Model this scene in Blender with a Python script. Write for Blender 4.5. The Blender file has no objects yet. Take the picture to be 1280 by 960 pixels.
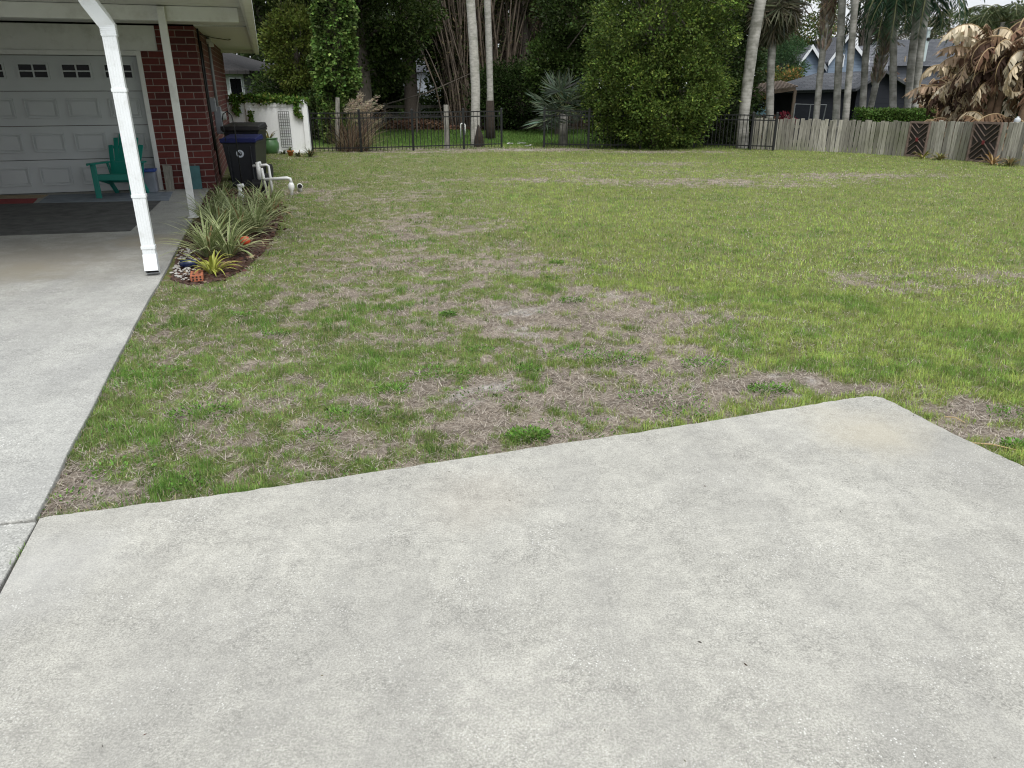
import bpy, bmesh, math, random
import numpy as np
from math import sin, cos, tan, pi, radians, atan2, sqrt
from mathutils import Vector, Matrix
random.seed(7); RS = np.random.RandomState(11)
C = bpy.context.scene.collection
scene = bpy.context.scene

# ------------------------------------------------------------------ camera model (used to read off places on the ground)
FPX, PITCH, CAMH = 924.0, radians(21.9), 1.66
TH = radians(17.3); HO = (-5.22, 13.42)
U = (cos(TH), sin(TH)); V = (-sin(TH), cos(TH))
def ray(x, y):
    a = (x-640)/FPX; b = (480-y)/FPX
    return (a, cos(PITCH)+b*sin(PITCH), -sin(PITCH)+b*cos(PITCH))
def ss(t):
    t = np.clip(t, 0, 1); return t*t*(3-2*t)
def hc(X, Y):
    dx, dy = X-HO[0], Y-HO[1]; return dx*U[0]+dy*U[1], dx*V[0]+dy*V[1]
def wc(u, v): return HO[0]+u*U[0]+v*V[0], HO[1]+u*U[1]+v*V[1]
def gz(X, Y):
    u, v = hc(X, Y)
    return -0.03 - 0.45*ss((Y-22.5)/5.0)*ss((X-6)/3.0)
def at(x, y, z=None):
    r = ray(x, y)
    if z is not None:
        t = (z-CAMH)/r[2]; return Vector((r[0]*t, r[1]*t, z))
    zz = 0.0
    for _ in range(40):
        t = (zz-CAMH)/r[2]; zz = 0.6*float(gz(r[0]*t, r[1]*t))+0.4*zz
    return Vector((r[0]*t, r[1]*t, zz))
def atY(x, y, Y):
    r = ray(x, y); t = Y/r[1]; return Vector((r[0]*t, Y, CAMH+r[2]*t))
def hplane(x, y, axis, val):            # where a sight line meets the house plane u=val or v=val
    r = ray(x, y); cu, cv = hc(0, 0); du = r[0]*U[0]+r[1]*U[1]; dv = r[0]*V[0]+r[1]*V[1]
    t = (val-cu)/du if axis == 'u' else (val-cv)/dv
    return cu+du*t, cv+dv*t, CAMH+r[2]*t

# ------------------------------------------------------------------ numpy noise
def vnoise(X, Y, seed=0):
    xi = np.floor(X).astype(np.int64); yi = np.floor(Y).astype(np.int64); fx = X-xi; fy = Y-yi
    def h(a, b):
        n = (a*374761393 + b*668265263 + seed*1274126177) & 0x7fffffff
        n = ((n ^ (n >> 13))*1274126177) & 0x7fffffff
        return ((n ^ (n >> 16)) & 0xffff)/65535.0
    u = fx*fx*(3-2*fx); v = fy*fy*(3-2*fy)
    return (h(xi, yi)*(1-u)+h(xi+1, yi)*u)*(1-v)+(h(xi, yi+1)*(1-u)+h(xi+1, yi+1)*u)*v
def fbm(X, Y, s, seed=0, o=4):
    r = 0; a = .5; t = 0
    for i in range(o):
        r = r+a*vnoise(X*s+17.3*i, Y*s-9.1*i, seed+i); t += a; a *= .55; s *= 2.07
    return r/t

# ------------------------------------------------------------------ materials
MATS = {}
def nodes_of(name):
    m = bpy.data.materials.new(name); m.use_nodes = True; nt = m.node_tree
    b = nt.nodes['Principled BSDF']; return m, nt, b
def L(nt, a, b): nt.links.new(a, b)
def mat(name, col, rough=.6, var=.12, scale=8, bump=.0, bscale=60, metal=0, spec=.5, stretch=None, dirt=None, dscale=2.0):
    if name in MATS: return MATS[name]
    m, nt, b = nodes_of(name); N = nt.nodes
    tc = N.new('ShaderNodeTexCoord'); src = tc.outputs['Object']
    if stretch:
        mp = N.new('ShaderNodeMapping'); mp.inputs['Scale'].default_value = stretch; L(nt, src, mp.inputs[0]); src = mp.outputs[0]
    n = N.new('ShaderNodeTexNoise'); n.inputs['Scale'].default_value = scale; n.inputs['Detail'].default_value = 6; L(nt, src, n.inputs['Vector'])
    r = N.new('ShaderNodeValToRGB'); e = r.color_ramp.elements
    e[0].position = .3; e[1].position = .7
    e[0].color = (*[c*(1-var) for c in col], 1); e[1].color = (*[min(1, c*(1+var)) for c in col], 1)
    L(nt, n.outputs['Fac'], r.inputs[0]); out = r.outputs[0]
    if dirt:
        n2 = N.new('ShaderNodeTexNoise'); n2.inputs['Scale'].default_value = dscale; n2.inputs['Detail'].default_value = 8; n2.inputs['Roughness'].default_value = .7; L(nt, src, n2.inputs['Vector'])
        r2 = N.new('ShaderNodeValToRGB'); r2.color_ramp.elements[0].position = .5; r2.color_ramp.elements[1].position = .72; L(nt, n2.outputs['Fac'], r2.inputs[0])
        mx = N.new('ShaderNodeMixRGB'); mx.inputs[2].default_value = (*dirt, 1); L(nt, r2.outputs[0], mx.inputs[0]); L(nt, out, mx.inputs[1]); out = mx.outputs[0]
    L(nt, out, b.inputs['Base Color'])
    b.inputs['Roughness'].default_value = rough; b.inputs['Metallic'].default_value = metal; b.inputs['Specular IOR Level'].default_value = spec
    if bump:
        n3 = N.new('ShaderNodeTexNoise'); n3.inputs['Scale'].default_value = bscale; n3.inputs['Detail'].default_value = 4; L(nt, src, n3.inputs['Vector'])
        bp = N.new('ShaderNodeBump'); bp.inputs['Strength'].default_value = bump; bp.inputs['Distance'].default_value = .01
        L(nt, n3.outputs['Fac'], bp.inputs['Height']); L(nt, bp.outputs[0], b.inputs['Normal'])
    MATS[name] = m; return m
def leafmat(name, trans=.25, rough=.55, spec=.16):
    if name in MATS: return MATS[name]
    m, nt, b = nodes_of(name); N = nt.nodes
    a = N.new('ShaderNodeAttribute'); a.attribute_name = 'Col'
    L(nt, a.outputs['Color'], b.inputs['Base Color']); b.inputs['Roughness'].default_value = rough; b.inputs['Specular IOR Level'].default_value = spec
    t = N.new('ShaderNodeBsdfTranslucent'); L(nt, a.outputs['Color'], t.inputs[0])
    mx = N.new('ShaderNodeMixShader'); mx.inputs[0].default_value = trans
    L(nt, b.outputs[0], mx.inputs[1]); L(nt, t.outputs[0], mx.inputs[2]); L(nt, mx.outputs[0], N['Material Output'].inputs[0])
    MATS[name] = m; return m
def concrete(name, base, fleck, mott, fscale, warm=None):
    m, nt, b = nodes_of(name); N = nt.nodes
    tc = N.new('ShaderNodeTexCoord'); src = tc.outputs['Object']
    def noise(s, d=6, ro=.6):
        n = N.new('ShaderNodeTexNoise'); n.inputs['Scale'].default_value = s; n.inputs['Detail'].default_value = d; n.inputs['Roughness'].default_value = ro; L(nt, src, n.inputs['Vector']); return n.outputs['Fac']
    def ramp(f, p0, p1, c0=(0, 0, 0), c1=(1, 1, 1)):
        r = N.new('ShaderNodeValToRGB'); r.color_ramp.elements[0].position = p0; r.color_ramp.elements[1].position = p1
        r.color_ramp.elements[0].color = (*c0, 1); r.color_ramp.elements[1].color = (*c1, 1); L(nt, f, r.inputs[0]); return r.outputs[0]
    def mix(f, a, c, mode='MIX', fac=None):
        x = N.new('ShaderNodeMixRGB'); x.blend_type = mode
        if f is None: x.inputs[0].default_value = fac
        else:
            if fac is not None:
                mu = N.new('ShaderNodeMath'); mu.operation = 'MULTIPLY'; mu.inputs[1].default_value = fac; L(nt, f, mu.inputs[0]); f = mu.outputs[0]
            L(nt, f, x.inputs[0])
        for i, v in ((1, a), (2, c)):
            if isinstance(v, tuple): x.inputs[i].default_value = (*v, 1)
            else: L(nt, v, x.inputs[i])
        return x.outputs[0]
    big = ramp(noise(1.1, 8, .65), .3, .7, tuple(c*(1-mott) for c in base), tuple(c*(1+mott*.5) for c in base))
    mid = ramp(noise(18, 9, .9), .34, .66, (.74, .74, .74), (1.20, 1.20, 1.19))
    out = mix(None, big, mid, 'MULTIPLY', 1.0)
    fine = ramp(noise(fscale, 5, .85), .36, .64, (.52, .52, .51), (1.42, 1.42, 1.41))
    out = mix(None, out, fine, 'MULTIPLY', .85)
    # dark grey wear patches
    wear = ramp(noise(2.3, 9, .75), .46, .66)
    wear2 = ramp(noise(60, 4, .7), .45, .6)
    w = mix(None, wear, wear2, 'MULTIPLY', .75)
    out = mix(w, out, tuple(c*.5 for c in base), fac=.6)
    # broad soft streaks of grey wear running along the slab
    mps = N.new('ShaderNodeMapping'); mps.inputs['Rotation'].default_value = (0, 0, .35); mps.inputs['Scale'].default_value = (1.6, .45, 1); L(nt, src, mps.inputs[0])
    n7 = N.new('ShaderNodeTexNoise'); n7.inputs['Scale'].default_value = 1.3; n7.inputs['Detail'].default_value = 7; n7.inputs['Roughness'].default_value = .6; L(nt, mps.outputs[0], n7.inputs['Vector'])
    st_ = ramp(n7.outputs['Fac'], .44, .62); out = mix(st_, out, (base[0]*.60, base[1]*.60, base[2]*.62), fac=.36)
    n8 = N.new('ShaderNodeTexNoise'); n8.inputs['Scale'].default_value = 38; n8.inputs['Detail'].default_value = 6; n8.inputs['Roughness'].default_value = .8; n8.inputs['Distortion'].default_value = 2.5; L(nt, src, n8.inputs['Vector'])
    sp8 = mix(None, ramp(n8.outputs['Fac'], .50, .56), ramp(noise(3.3, 7, .75), .45, .60), 'MULTIPLY', 1); out = mix(sp8, out, tuple(c*.40 for c in base), fac=.65)
    # small shell flecks
    vo = N.new('ShaderNodeTexVoronoi'); vo.inputs['Scale'].default_value = fscale*.55; L(nt, src, vo.inputs['Vector'])
    fl = ramp(vo.outputs['Distance'], .12, .24, (1, 1, 1), (0, 0, 0))
    msk = ramp(noise(3.1, 5, .6), .44, .64)
    fl = mix(None, fl, msk, 'MULTIPLY', 1)
    out = mix(fl, out, (.72, .72, .69), fac=fleck)
    # short dark hairline scratches
    mp = N.new('ShaderNodeMapping'); mp.inputs['Rotation'].default_value = (0, 0, -.6); mp.inputs['Scale'].default_value = (5, 13, 1); L(nt, src, mp.inputs[0])
    n5 = N.new('ShaderNodeTexNoise'); n5.inputs['Scale'].default_value = 2.2; n5.inputs['Detail'].default_value = 9; n5.inputs['Roughness'].default_value = .75; n5.inputs['Distortion'].default_value = 3.5; L(nt, mp.outputs[0], n5.inputs['Vector'])
    sc = ramp(n5.outputs['Fac'], .60, .64); out = mix(sc, out, tuple(c*.45 for c in base), fac=.4)
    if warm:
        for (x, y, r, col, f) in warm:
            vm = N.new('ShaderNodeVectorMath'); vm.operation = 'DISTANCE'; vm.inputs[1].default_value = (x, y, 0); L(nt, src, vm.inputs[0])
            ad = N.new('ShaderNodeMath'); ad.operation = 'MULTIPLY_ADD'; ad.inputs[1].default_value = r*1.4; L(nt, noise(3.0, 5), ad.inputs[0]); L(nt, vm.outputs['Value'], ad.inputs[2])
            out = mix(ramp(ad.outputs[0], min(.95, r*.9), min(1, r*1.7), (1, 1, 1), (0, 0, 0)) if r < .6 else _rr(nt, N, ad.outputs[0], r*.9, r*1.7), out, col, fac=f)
    L(nt, out, b.inputs['Base Color']); b.inputs['Roughness'].default_value = .9; b.inputs['Specular IOR Level'].default_value = .25
    bp = N.new('ShaderNodeBump'); bp.inputs['Strength'].default_value = .55; bp.inputs['Distance'].default_value = .004
    L(nt, noise(fscale*.8, 4, .7), bp.inputs['Height']); L(nt, bp.outputs[0], b.inputs['Normal'])
    return m
def _rr(nt, N, f, a, bb):
    r = N.new('ShaderNodeMapRange'); r.inputs['From Min'].default_value = a; r.inputs['From Max'].default_value = bb
    r.inputs['To Min'].default_value = 1; r.inputs['To Max'].default_value = 0; L(nt, f, r.inputs['Value']); return r.outputs[0]
def brickmat():
    m, nt, b = nodes_of('red_brick'); N = nt.nodes
    tc = N.new('ShaderNodeTexCoord')
    geo = N.new('ShaderNodeNewGeometry'); 
    sx = N.new('ShaderNodeSeparateXYZ'); L(nt, tc.outputs['Object'], sx.inputs[0])
    ad = N.new('ShaderNodeMath'); ad.operation = 'ADD'; L(nt, sx.outputs[0], ad.inputs[0]); L(nt, sx.outputs[1], ad.inputs[1])
    cb = N.new('ShaderNodeCombineXYZ'); L(nt, ad.outputs[0], cb.inputs[0]); L(nt, sx.outputs[2], cb.inputs[1])
    br = N.new('ShaderNodeTexBrick'); L(nt, cb.outputs[0], br.inputs['Vector'])
    br.inputs['Scale'].default_value = 1; br.inputs['Brick Width'].default_value = .30; br.inputs['Row Height'].default_value = .105
    br.inputs['Mortar Size'].default_value = .0075; br.inputs['Mortar Smooth'].default_value = .15; br.inputs['Bias'].default_value = -.1
    br.inputs['Color1'].default_value = (.075, .011, .009, 1); br.inputs['Color2'].default_value = (.135, .021, .015, 1); br.inputs['Mortar'].default_value = (.25, .20, .18, 1)
    n = N.new('ShaderNodeTexNoise'); n.inputs['Scale'].default_value = 25; n.inputs['Detail'].default_value = 6; L(nt, tc.outputs['Object'], n.inputs['Vector'])
    r = N.new('ShaderNodeValToRGB'); r.color_ramp.elements[0].color = (.65, .65, .65, 1); r.color_ramp.elements[1].color = (1.25, 1.25, 1.25, 1); L(nt, n.outputs['Fac'], r.inputs[0])
    mx = N.new('ShaderNodeMixRGB'); mx.blend_type = 'MULTIPLY'; mx.inputs[0].default_value = 1; L(nt, br.outputs['Color'], mx.inputs[1]); L(nt, r.outputs[0], mx.inputs[2])
    L(nt, mx.outputs[0], b.inputs['Base Color']); b.inputs['Roughness'].default_value = .75
    bp = N.new('ShaderNodeBump'); bp.inputs['Strength'].default_value = .7; bp.inputs['Distance'].default_value = .008; bp.invert = True
    L(nt, br.outputs['Fac'], bp.inputs['Height']); L(nt, bp.outputs[0], b.inputs['Normal']); return m
def shingle(name, c1, c2, row=.14):
    m, nt, b = nodes_of(name); N = nt.nodes; tc = N.new('ShaderNodeTexCoord')
    br = N.new('ShaderNodeTexBrick'); br.inputs['Scale'].default_value = 1; br.inputs['Brick Width'].default_value = .3; br.inputs['Row Height'].default_value = row
    mp = N.new('ShaderNodeMapping'); L(nt, tc.outputs['Object'], mp.inputs[0]); L(nt, mp.outputs[0], br.inputs['Vector']); br.inputs['Mortar Size'].default_value = .01
    br.inputs['Color1'].default_value = (*c1, 1); br.inputs['Color2'].default_value = (*c2, 1); br.inputs['Mortar'].default_value = (*[c*.5 for c in c1], 1)
    L(nt, br.outputs['Color'], b.inputs['Base Color']); b.inputs['Roughness'].default_value = .9; b.inputs['Specular IOR Level'].default_value = .2; return m
def siding(name, col, pitch=.15):
    m, nt, b = nodes_of(name); N = nt.nodes; tc = N.new('ShaderNodeTexCoord')
    sx = N.new('ShaderNodeSeparateXYZ'); L(nt, tc.outputs['Object'], sx.inputs[0])
    md = N.new('ShaderNodeMath'); md.operation = 'FRACT'; dv = N.new('ShaderNodeMath'); dv.operation = 'DIVIDE'; dv.inputs[1].default_value = pitch
    L(nt, sx.outputs[2], dv.inputs[0]); L(nt, dv.outputs[0], md.inputs[0])
    n = N.new('ShaderNodeTexNoise'); n.inputs['Scale'].default_value = 3; n.inputs['Detail'].default_value = 5; L(nt, tc.outputs['Object'], n.inputs['Vector'])
    r = N.new('ShaderNodeValToRGB'); r.color_ramp.elements[0].color = (*[c*.85 for c in col], 1); r.color_ramp.elements[1].color = (*[c*1.12 for c in col], 1); L(nt, n.outputs['Fac'], r.inputs[0])
    L(nt, r.outputs[0], b.inputs['Base Color']); b.inputs['Roughness'].default_value = .7; b.inputs['Specular IOR Level'].default_value = .15
    bp = N.new('ShaderNodeBump'); bp.inputs['Distance'].default_value = .03; bp.inputs['Strength'].default_value = .9; bp.invert = True; L(nt, md.outputs[0], bp.inputs['Height']); L(nt, bp.outputs[0], b.inputs['Normal']); return m

# ------------------------------------------------------------------ object helpers
def tag(o, label=None, cat=None, group=None, kind=None):
    if label: o['label'] = label
    if cat: o['category'] = cat
    if group: o['group'] = group
    if kind: o['kind'] = kind
    return o
def empty(name, loc, rz=0, **k):
    o = bpy.data.objects.new(name, None); o.empty_display_size = .2; C.objects.link(o); o.location = loc; o.rotation_euler = (0, 0, rz); return tag(o, **k)
def copy_tree(o, parent=None):
    c = o.copy(); C.objects.link(c); c.parent = parent
    for ch in list(o.children): copy_tree(ch, c)
    return c
class MB:
    def __init__(s): s.v = []; s.f = []
    def add(s, vs, fs):
        k = len(s.v); s.v += [tuple(p) for p in vs]; s.f += [tuple(i+k for i in f) for f in fs]; return s
    def box(s, x0, x1, y0, y1, z0, z1):
        return s.add([(x0, y0, z0), (x1, y0, z0), (x1, y1, z0), (x0, y1, z0), (x0, y0, z1), (x1, y0, z1), (x1, y1, z1), (x0, y1, z1)],
                     [(0, 3, 2, 1), (4, 5, 6, 7), (0, 1, 5, 4), (1, 2, 6, 5), (2, 3, 7, 6), (3, 0, 4, 7)])
    def bar(s, a, b, w, d, up=(0, 0, 1)):
        a = Vector(a); b = Vector(b); t = (b-a).normalized(); upv = Vector(up)
        if abs(t.dot(upv)) > .97: upv = Vector((0, 1, 0))
        x = t.cross(upv).normalized()*w/2; y = t.cross(x).normalized()*d/2
        return s.add([a-x-y, a+x-y, a+x+y, a-x+y, b-x-y, b+x-y, b+x+y, b-x+y], [(0, 3, 2, 1), (4, 5, 6, 7), (0, 1, 5, 4), (1, 2, 6, 5), (2, 3, 7, 6), (3, 0, 4, 7)])
    def tube(s, pts, rad, n=8, cap=True):
        pts = [Vector(p) for p in pts]; rad = rad if hasattr(rad, '__len__') else [rad]*len(pts); k = len(s.v); prev = None
        for i, p in enumerate(pts):
            t = (pts[min(i+1, len(pts)-1)]-pts[max(i-1, 0)]).normalized()
            if prev is None: prev = t.orthogonal().normalized()
            x = (prev-t*prev.dot(t)).normalized(); prev = x; y = t.cross(x)
            for j in range(n):
                a = 2*pi*j/n; s.v.append(tuple(p+(x*cos(a)+y*sin(a))*rad[i]))
        for i in range(len(pts)-1):
            for j in range(n):
                s.f.append((k+i*n+j, k+i*n+(j+1) % n, k+(i+1)*n+(j+1) % n, k+(i+1)*n+j))
        if cap: s.f.append(tuple(k+j for j in reversed(range(n)))); s.f.append(tuple(k+(len(pts)-1)*n+j for j in range(n)))
        return s
    def prism(s, poly, z0, z1):        # polygon in xy, counter-clockwise
        n = len(poly); return s.add([(*p[:2], z0) for p in poly]+[(*p[:2], z1) for p in poly],
                     [tuple(reversed(range(n))), tuple(range(n, 2*n))]+[(i, (i+1) % n, n+(i+1) % n, n+i) for i in range(n)])
    def prism_xz(s, poly, y0, y1):     # polygon in xz
        n = len(poly); return s.add([(p[0], y0, p[1]) for p in poly]+[(p[0], y1, p[1]) for p in poly],
                     [tuple(range(n)), tuple(reversed(range(n, 2*n)))]+[((i+1) % n, i, n+i, n+(i+1) % n) for i in range(n)])
    def lathe(s, prof, n=20, c=(0, 0)):
        k = len(s.v)
        for r, z in prof:
            for j in range(n): s.v.append((c[0]+r*cos(2*pi*j/n), c[1]+r*sin(2*pi*j/n), z))
        for i in range(len(prof)-1):
            for j in range(n): s.f.append((k+i*n+j, k+i*n+(j+1) % n, k+(i+1)*n+(j+1) % n, k+(i+1)*n+j))
        s.f.append(tuple(k+j for j in reversed(range(n)))); s.f.append(tuple(k+(len(prof)-1)*n+j for j in range(n))); return s
    def build(s, name, m, parent=None, bevel=0, smooth=False, off=None, **k):
        me = bpy.data.meshes.new(name); vs = s.v if off is None else [(a-off[0], b-off[1], c-off[2]) for a, b, c in s.v]
        me.from_pydata(vs, [], s.f); me.update()
        bm = bmesh.new(); bm.from_mesh(me); bmesh.ops.recalc_face_normals(bm, faces=bm.faces); bm.to_mesh(me); bm.free()
        if smooth: me.polygons.foreach_set('use_smooth', [True]*len(me.polygons))
        me.materials.append(m); o = bpy.data.objects.new(name, me); C.objects.link(o)
        if parent: o.parent = parent
        if bevel:
            md = o.modifiers.new('b', 'BEVEL'); md.width = bevel; md.segments = 2; md.limit_method = 'ANGLE'
        return tag(o, **k)
def npmesh(name, v, faces, m, col=None, parent=None, smooth=False, **k):     # faces (F,k) all same size
    me = bpy.data.meshes.new(name); v = np.asarray(v, np.float32); faces = np.asarray(faces, np.int32); F, K = faces.shape
    me.vertices.add(len(v)); me.vertices.foreach_set('co', v.ravel()); me.loops.add(F*K); me.loops.foreach_set('vertex_index', faces.ravel())
    me.polygons.add(F); me.polygons.foreach_set('loop_start', np.arange(0, F*K, K, dtype=np.int32))
    me.update(calc_edges=True)
    if col is not None:
        a = me.color_attributes.new('Col', 'FLOAT_COLOR', 'POINT'); c = np.ones((len(v), 4), np.float32); c[:, :3] = np.clip(col, 0, 1); a.data.foreach_set('color', c.ravel())
    if smooth: me.polygons.foreach_set('use_smooth', np.ones(F, bool))
    me.materials.append(m); o = bpy.data.objects.new(name, me); C.objects.link(o)
    if parent: o.parent = parent
    return tag(o, **k)
def unit(a): return a/np.maximum(np.linalg.norm(a, axis=1, keepdims=True), 1e-6)
def leafquads(c, d, size, wr, nrm=None):
    N = len(c); d = unit(d); r = RS.normal(size=(N, 3)) if nrm is None else nrm+RS.normal(size=(N, 3))*.25
    s = unit(np.cross(d, r)); L_ = size[:, None]; n2 = np.cross(s, d)
    a = c; b = c+d*L_*.45+s*L_*wr*.5+n2*L_*.07; t = c+d*L_; e = c+d*L_*.45-s*L_*wr*.5+n2*L_*.07
    return np.stack([a, b, t, e], 1).reshape(-1, 3), np.arange(4*N).reshape(N, 4)
def leafcloud(name, c, d, size, wr, col, parent=None, m=None, **k):
    v, f = leafquads(c, d, size, wr); return npmesh(name, v, f, m or leafmat('foliage'), np.repeat(col, 4, 0), parent, **k)
def jcol(base, n, v=.18, hv=.08, alt=None, pa=.1):
    b = np.array(base)[None, :]*(1+RS.normal(size=(n, 1))*v)*(1+RS.normal(size=(n, 3))*hv)
    if alt is not None:
        q = RS.rand(n) < pa; b[q] = np.array(alt)[None]*(1+RS.normal(size=(q.sum(), 1))*v)
    return np.clip(b, .004, 1)

# clumped crown: blobs [(cx,cy,cz,rx,ry,rz,weight)]
def crown_points(blobs, nleaf, clump=.45, per=90, shell=.55, gap=0):
    K = max(4, nleaf//per); w = np.array([b[6] for b in blobs], float); w /= w.sum()
    idx = RS.choice(len(blobs), K, p=w); B = np.array([b[:6] for b in blobs])[idx]
    dr = unit(RS.normal(size=(K, 3))); rr = (shell+(1-shell)*RS.rand(K)**.6)[:, None]
    cc = B[:, :3]+dr*rr*B[:, 3:6]; cr = clump*(.6+.8*RS.rand(K))
    n = np.full(K, per); ci = np.repeat(np.arange(K), n); N = len(ci)
    q = unit(RS.normal(size=(N, 3)))*(RS.rand(N, 1)**.45); q[:, 2] *= .7
    p = cc[ci]+q*cr[ci][:, None]
    d = unit(q+dr[ci]*.6+RS.normal(size=(N, 3))*.5+np.array([[0, 0, .15]]))
    return p, d, ci, cc, dr
TRUNK = lambda: mat('bark', (.10, .085, .07), .9, .3, 12, .8, 25, stretch=(4, 4, 1))
def tree(name, label, base, th, tr, blobs, nleaf, leaf=.14, wr=.6, col=(.045, .075, .018), alt=None, pa=.1, clump=.5, cvar=.28, group=None, cat='tree', lean=(0, 0), nb=14, bark=None, shell=.5, per=90):
    root = empty(name, base, label=label, cat=cat, group=group)
    p, d, ci, cc, dr = crown_points(blobs, nleaf, clump, per, shell)
    kv = 1+RS.normal(size=len(cc))*cvar; c = jcol(col, len(p), .2, .07, alt, pa)*np.clip(kv, .4, 1.9)[ci][:, None]
    leafcloud('crown', p, d, leaf*(.6+.7*RS.rand(len(p))), wr, c, root)
    mb = MB(); top = (lean[0], lean[1], th); pts = [(0, 0, -.3)]+[(lean[0]*t+.06*sin(5*t), lean[1]*t+.05*sin(7*t+1), th*t) for t in (.1, .3, .5, .75, 1)]
    mb.tube(pts, [tr*1.35, tr*1.1, tr, tr*.9, tr*.75, tr*.5], 10)
    for k in RS.choice(len(cc), min(nb, len(cc)), replace=False):
        e = Vector(cc[k]); t = random.uniform(.35, 1); s = Vector((lean[0]*t, lean[1]*t, th*t)); m1 = s.lerp(e, .5)+Vector((random.uniform(-.2, .2), random.uniform(-.2, .2), random.uniform(.0, .3)))
        r = tr*.35*(1.2-t*.6); mb.tube([s, m1, e], [r, r*.6, r*.2], 6)
    mb.build('trunk', bark or TRUNK(), root, smooth=True)
    return root

# ================================================================== SETTING: ground
def inpoly(X, Y, poly):
    ins = np.zeros(np.shape(X), bool); n = len(poly)
    for i in range(n):
        x0, y0 = poly[i][:2]; x1, y1 = poly[(i+1) % n][:2]
        if y0 == y1: continue
        ins ^= ((y0 > Y) != (y1 > Y)) & (X < (x1-x0)*(Y-y0)/(y1-y0)+x0)
    return ins
def wob(a, b, n, amp, seed):
    out = []
    for i in range(n):
        t = i/n; w = (fbm(np.array([t*9.0]), np.array([seed*3.1]), 1.5, seed, 4)[0]-.5)*amp
        dx, dy = b[0]-a[0], b[1]-a[1]; l = sqrt(dx*dx+dy*dy); out.append((a[0]+dx*t-dy/l*w, a[1]+dy*t+dx/l*w))
    return out
EDGE_U = -0.14
JV = hc(*at(45, 650, 0)[:2])[1]
pad_pts_px = [(50, 647), (160, 632), (250, 621.5), (400, 600), (500, 584.5), (650, 562), (800, 540), (1000, 508), (1060, 498), (1085, 495), (1100, 496), (1112, 501), (1200, 546), (1280, 583)]
P = [tuple(at(x, y, 0)[:2]) for x, y in pad_pts_px]
pad = []
for i in range(len(P)-1): pad += wob(P[i], P[i+1], 14, .022, i)
pad += [P[-1], (3.25, 0.2), (4.2, -4), (-1.2, -4), (-1.2, -1), tuple(at(0, 742, 0)[:2])]
pad = pad[::-1]
bed_px = [(262, 238), (250, 262), (236, 290), (222, 318), (213, 350), (238, 358), (275, 352), (305, 338), (330, 315), (345, 290), (352, 268), (345, 250), (330, 238)]
bed = [tuple(at(x, y, -.03)[:2]) for x, y in bed_px]
ZONES = [(740, 395, 1.2, .95, .9), (700, 500, .95, .55, .95), (790, 455, .7, .6, .85), (660, 440, .6, .5, .55), (960, 480, .4, .2, 1.2), (1210, 520, .35, .22, .9), (600, 350, .9, .5, .42), (900, 485, .65, .26, 1.25), (570, 420, .6, .7, .35), (430, 350, 1.0, 1.0, .22), (560, 285, 1.2, .8, .28), (640, 330, 1.3, .5, .45),
         (1120, 350, .7, .45, .6), (1240, 345, .8, .35, .55), (760, 215, 2.4, 1.5, .35), (900, 228, 3.2, .8, .62), (1050, 220, 2.6, .7, .55), (690, 225, 1.8, .5, .6), (780, 205, 2.5, .6, .5), (250, 430, .6, .8, .3), (300, 565, .4, .2, .35),
         (110, 612, .3, .2, .9), (1230, 545, .30, .16, 1.0), (1050, 487, .6, .10, .9), (390, 390, .7, .4, .3), (640, 187, 3.5, .7, 1.0), (500, 190, 3.0, .3, .7), (360, 240, .9, .5, .4), (820, 190, 2.6, .5, .8), (560, 560, .6, .12, .5)]
ZW = [(*at(x, y)[:2], rx, ry, s) for x, y, rx, ry, s in ZONES]
def greenness(X, Y):
    left = 1-ss((X+.4+(Y-6)*.10)/2.2+.2)
    g = 1.0-.27*left*(1-ss((Y-13)/4))
    n1 = fbm(X, Y, 1.3, 3); n2 = fbm(X, Y, 7.0, 8, 3); n3 = fbm(X, Y, 22.0, 18, 2)
    zz = 0*X
    for x, y, rx, ry, s in ZW:
        zz = np.maximum(zz, s*np.exp(-(((X-x)/rx)**2+((Y-y)/ry)**2)**1.3))
    g = g-zz*1.08+(n1-.5)*(.55+.5*left+.5*zz)+(n2-.5)*(.6+1.0*left+1.9*zz)+(n3-.5)*(.5+.7*left+1.2*zz)
    return np.clip(g, 0, 1), left, zz
def sheet(name, x0, x1, y0, y1, st, dz, m, **k):
    xs = np.arange(x0, x1+st/2, st); ys = np.arange(y0, y1+st/2, st); X, Y = np.meshgrid(xs, ys); g, left, zz = greenness(X, Y)
    Z = gz(X, Y)+dz+(fbm(X, Y, 2.5, 5, 3)-.5)*.02
    nx, ny = len(xs), len(ys); I = np.arange(nx*ny).reshape(ny, nx)
    f = np.stack([I[:-1, :-1], I[:-1, 1:], I[1:, 1:], I[1:, :-1]], -1).reshape(-1, 4)
    n = fbm(X, Y, 9, 21, 4)[..., None]; n2 = fbm(X, Y, 2.2, 31, 4)[..., None]
    soil = np.array([.27, .235, .195])*(.4+1.2*n); sand = np.array([.42, .41, .40]); th = np.array([.15, .165, .065])*(.7+.6*n)
    sand_f = ss((n2-.52)/.12)*ss((zz[..., None]-.45)/.3)*ss((n-.45)/.2)
    c = soil*(1-sand_f)+sand*sand_f; gg = ss((g[..., None]-.15)/.6); c = c*(1-gg)+th*gg
    return npmesh(name, np.stack([X, Y, Z], -1).reshape(-1, 3), f, m, c.reshape(-1, 3), smooth=True, **k)
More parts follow.
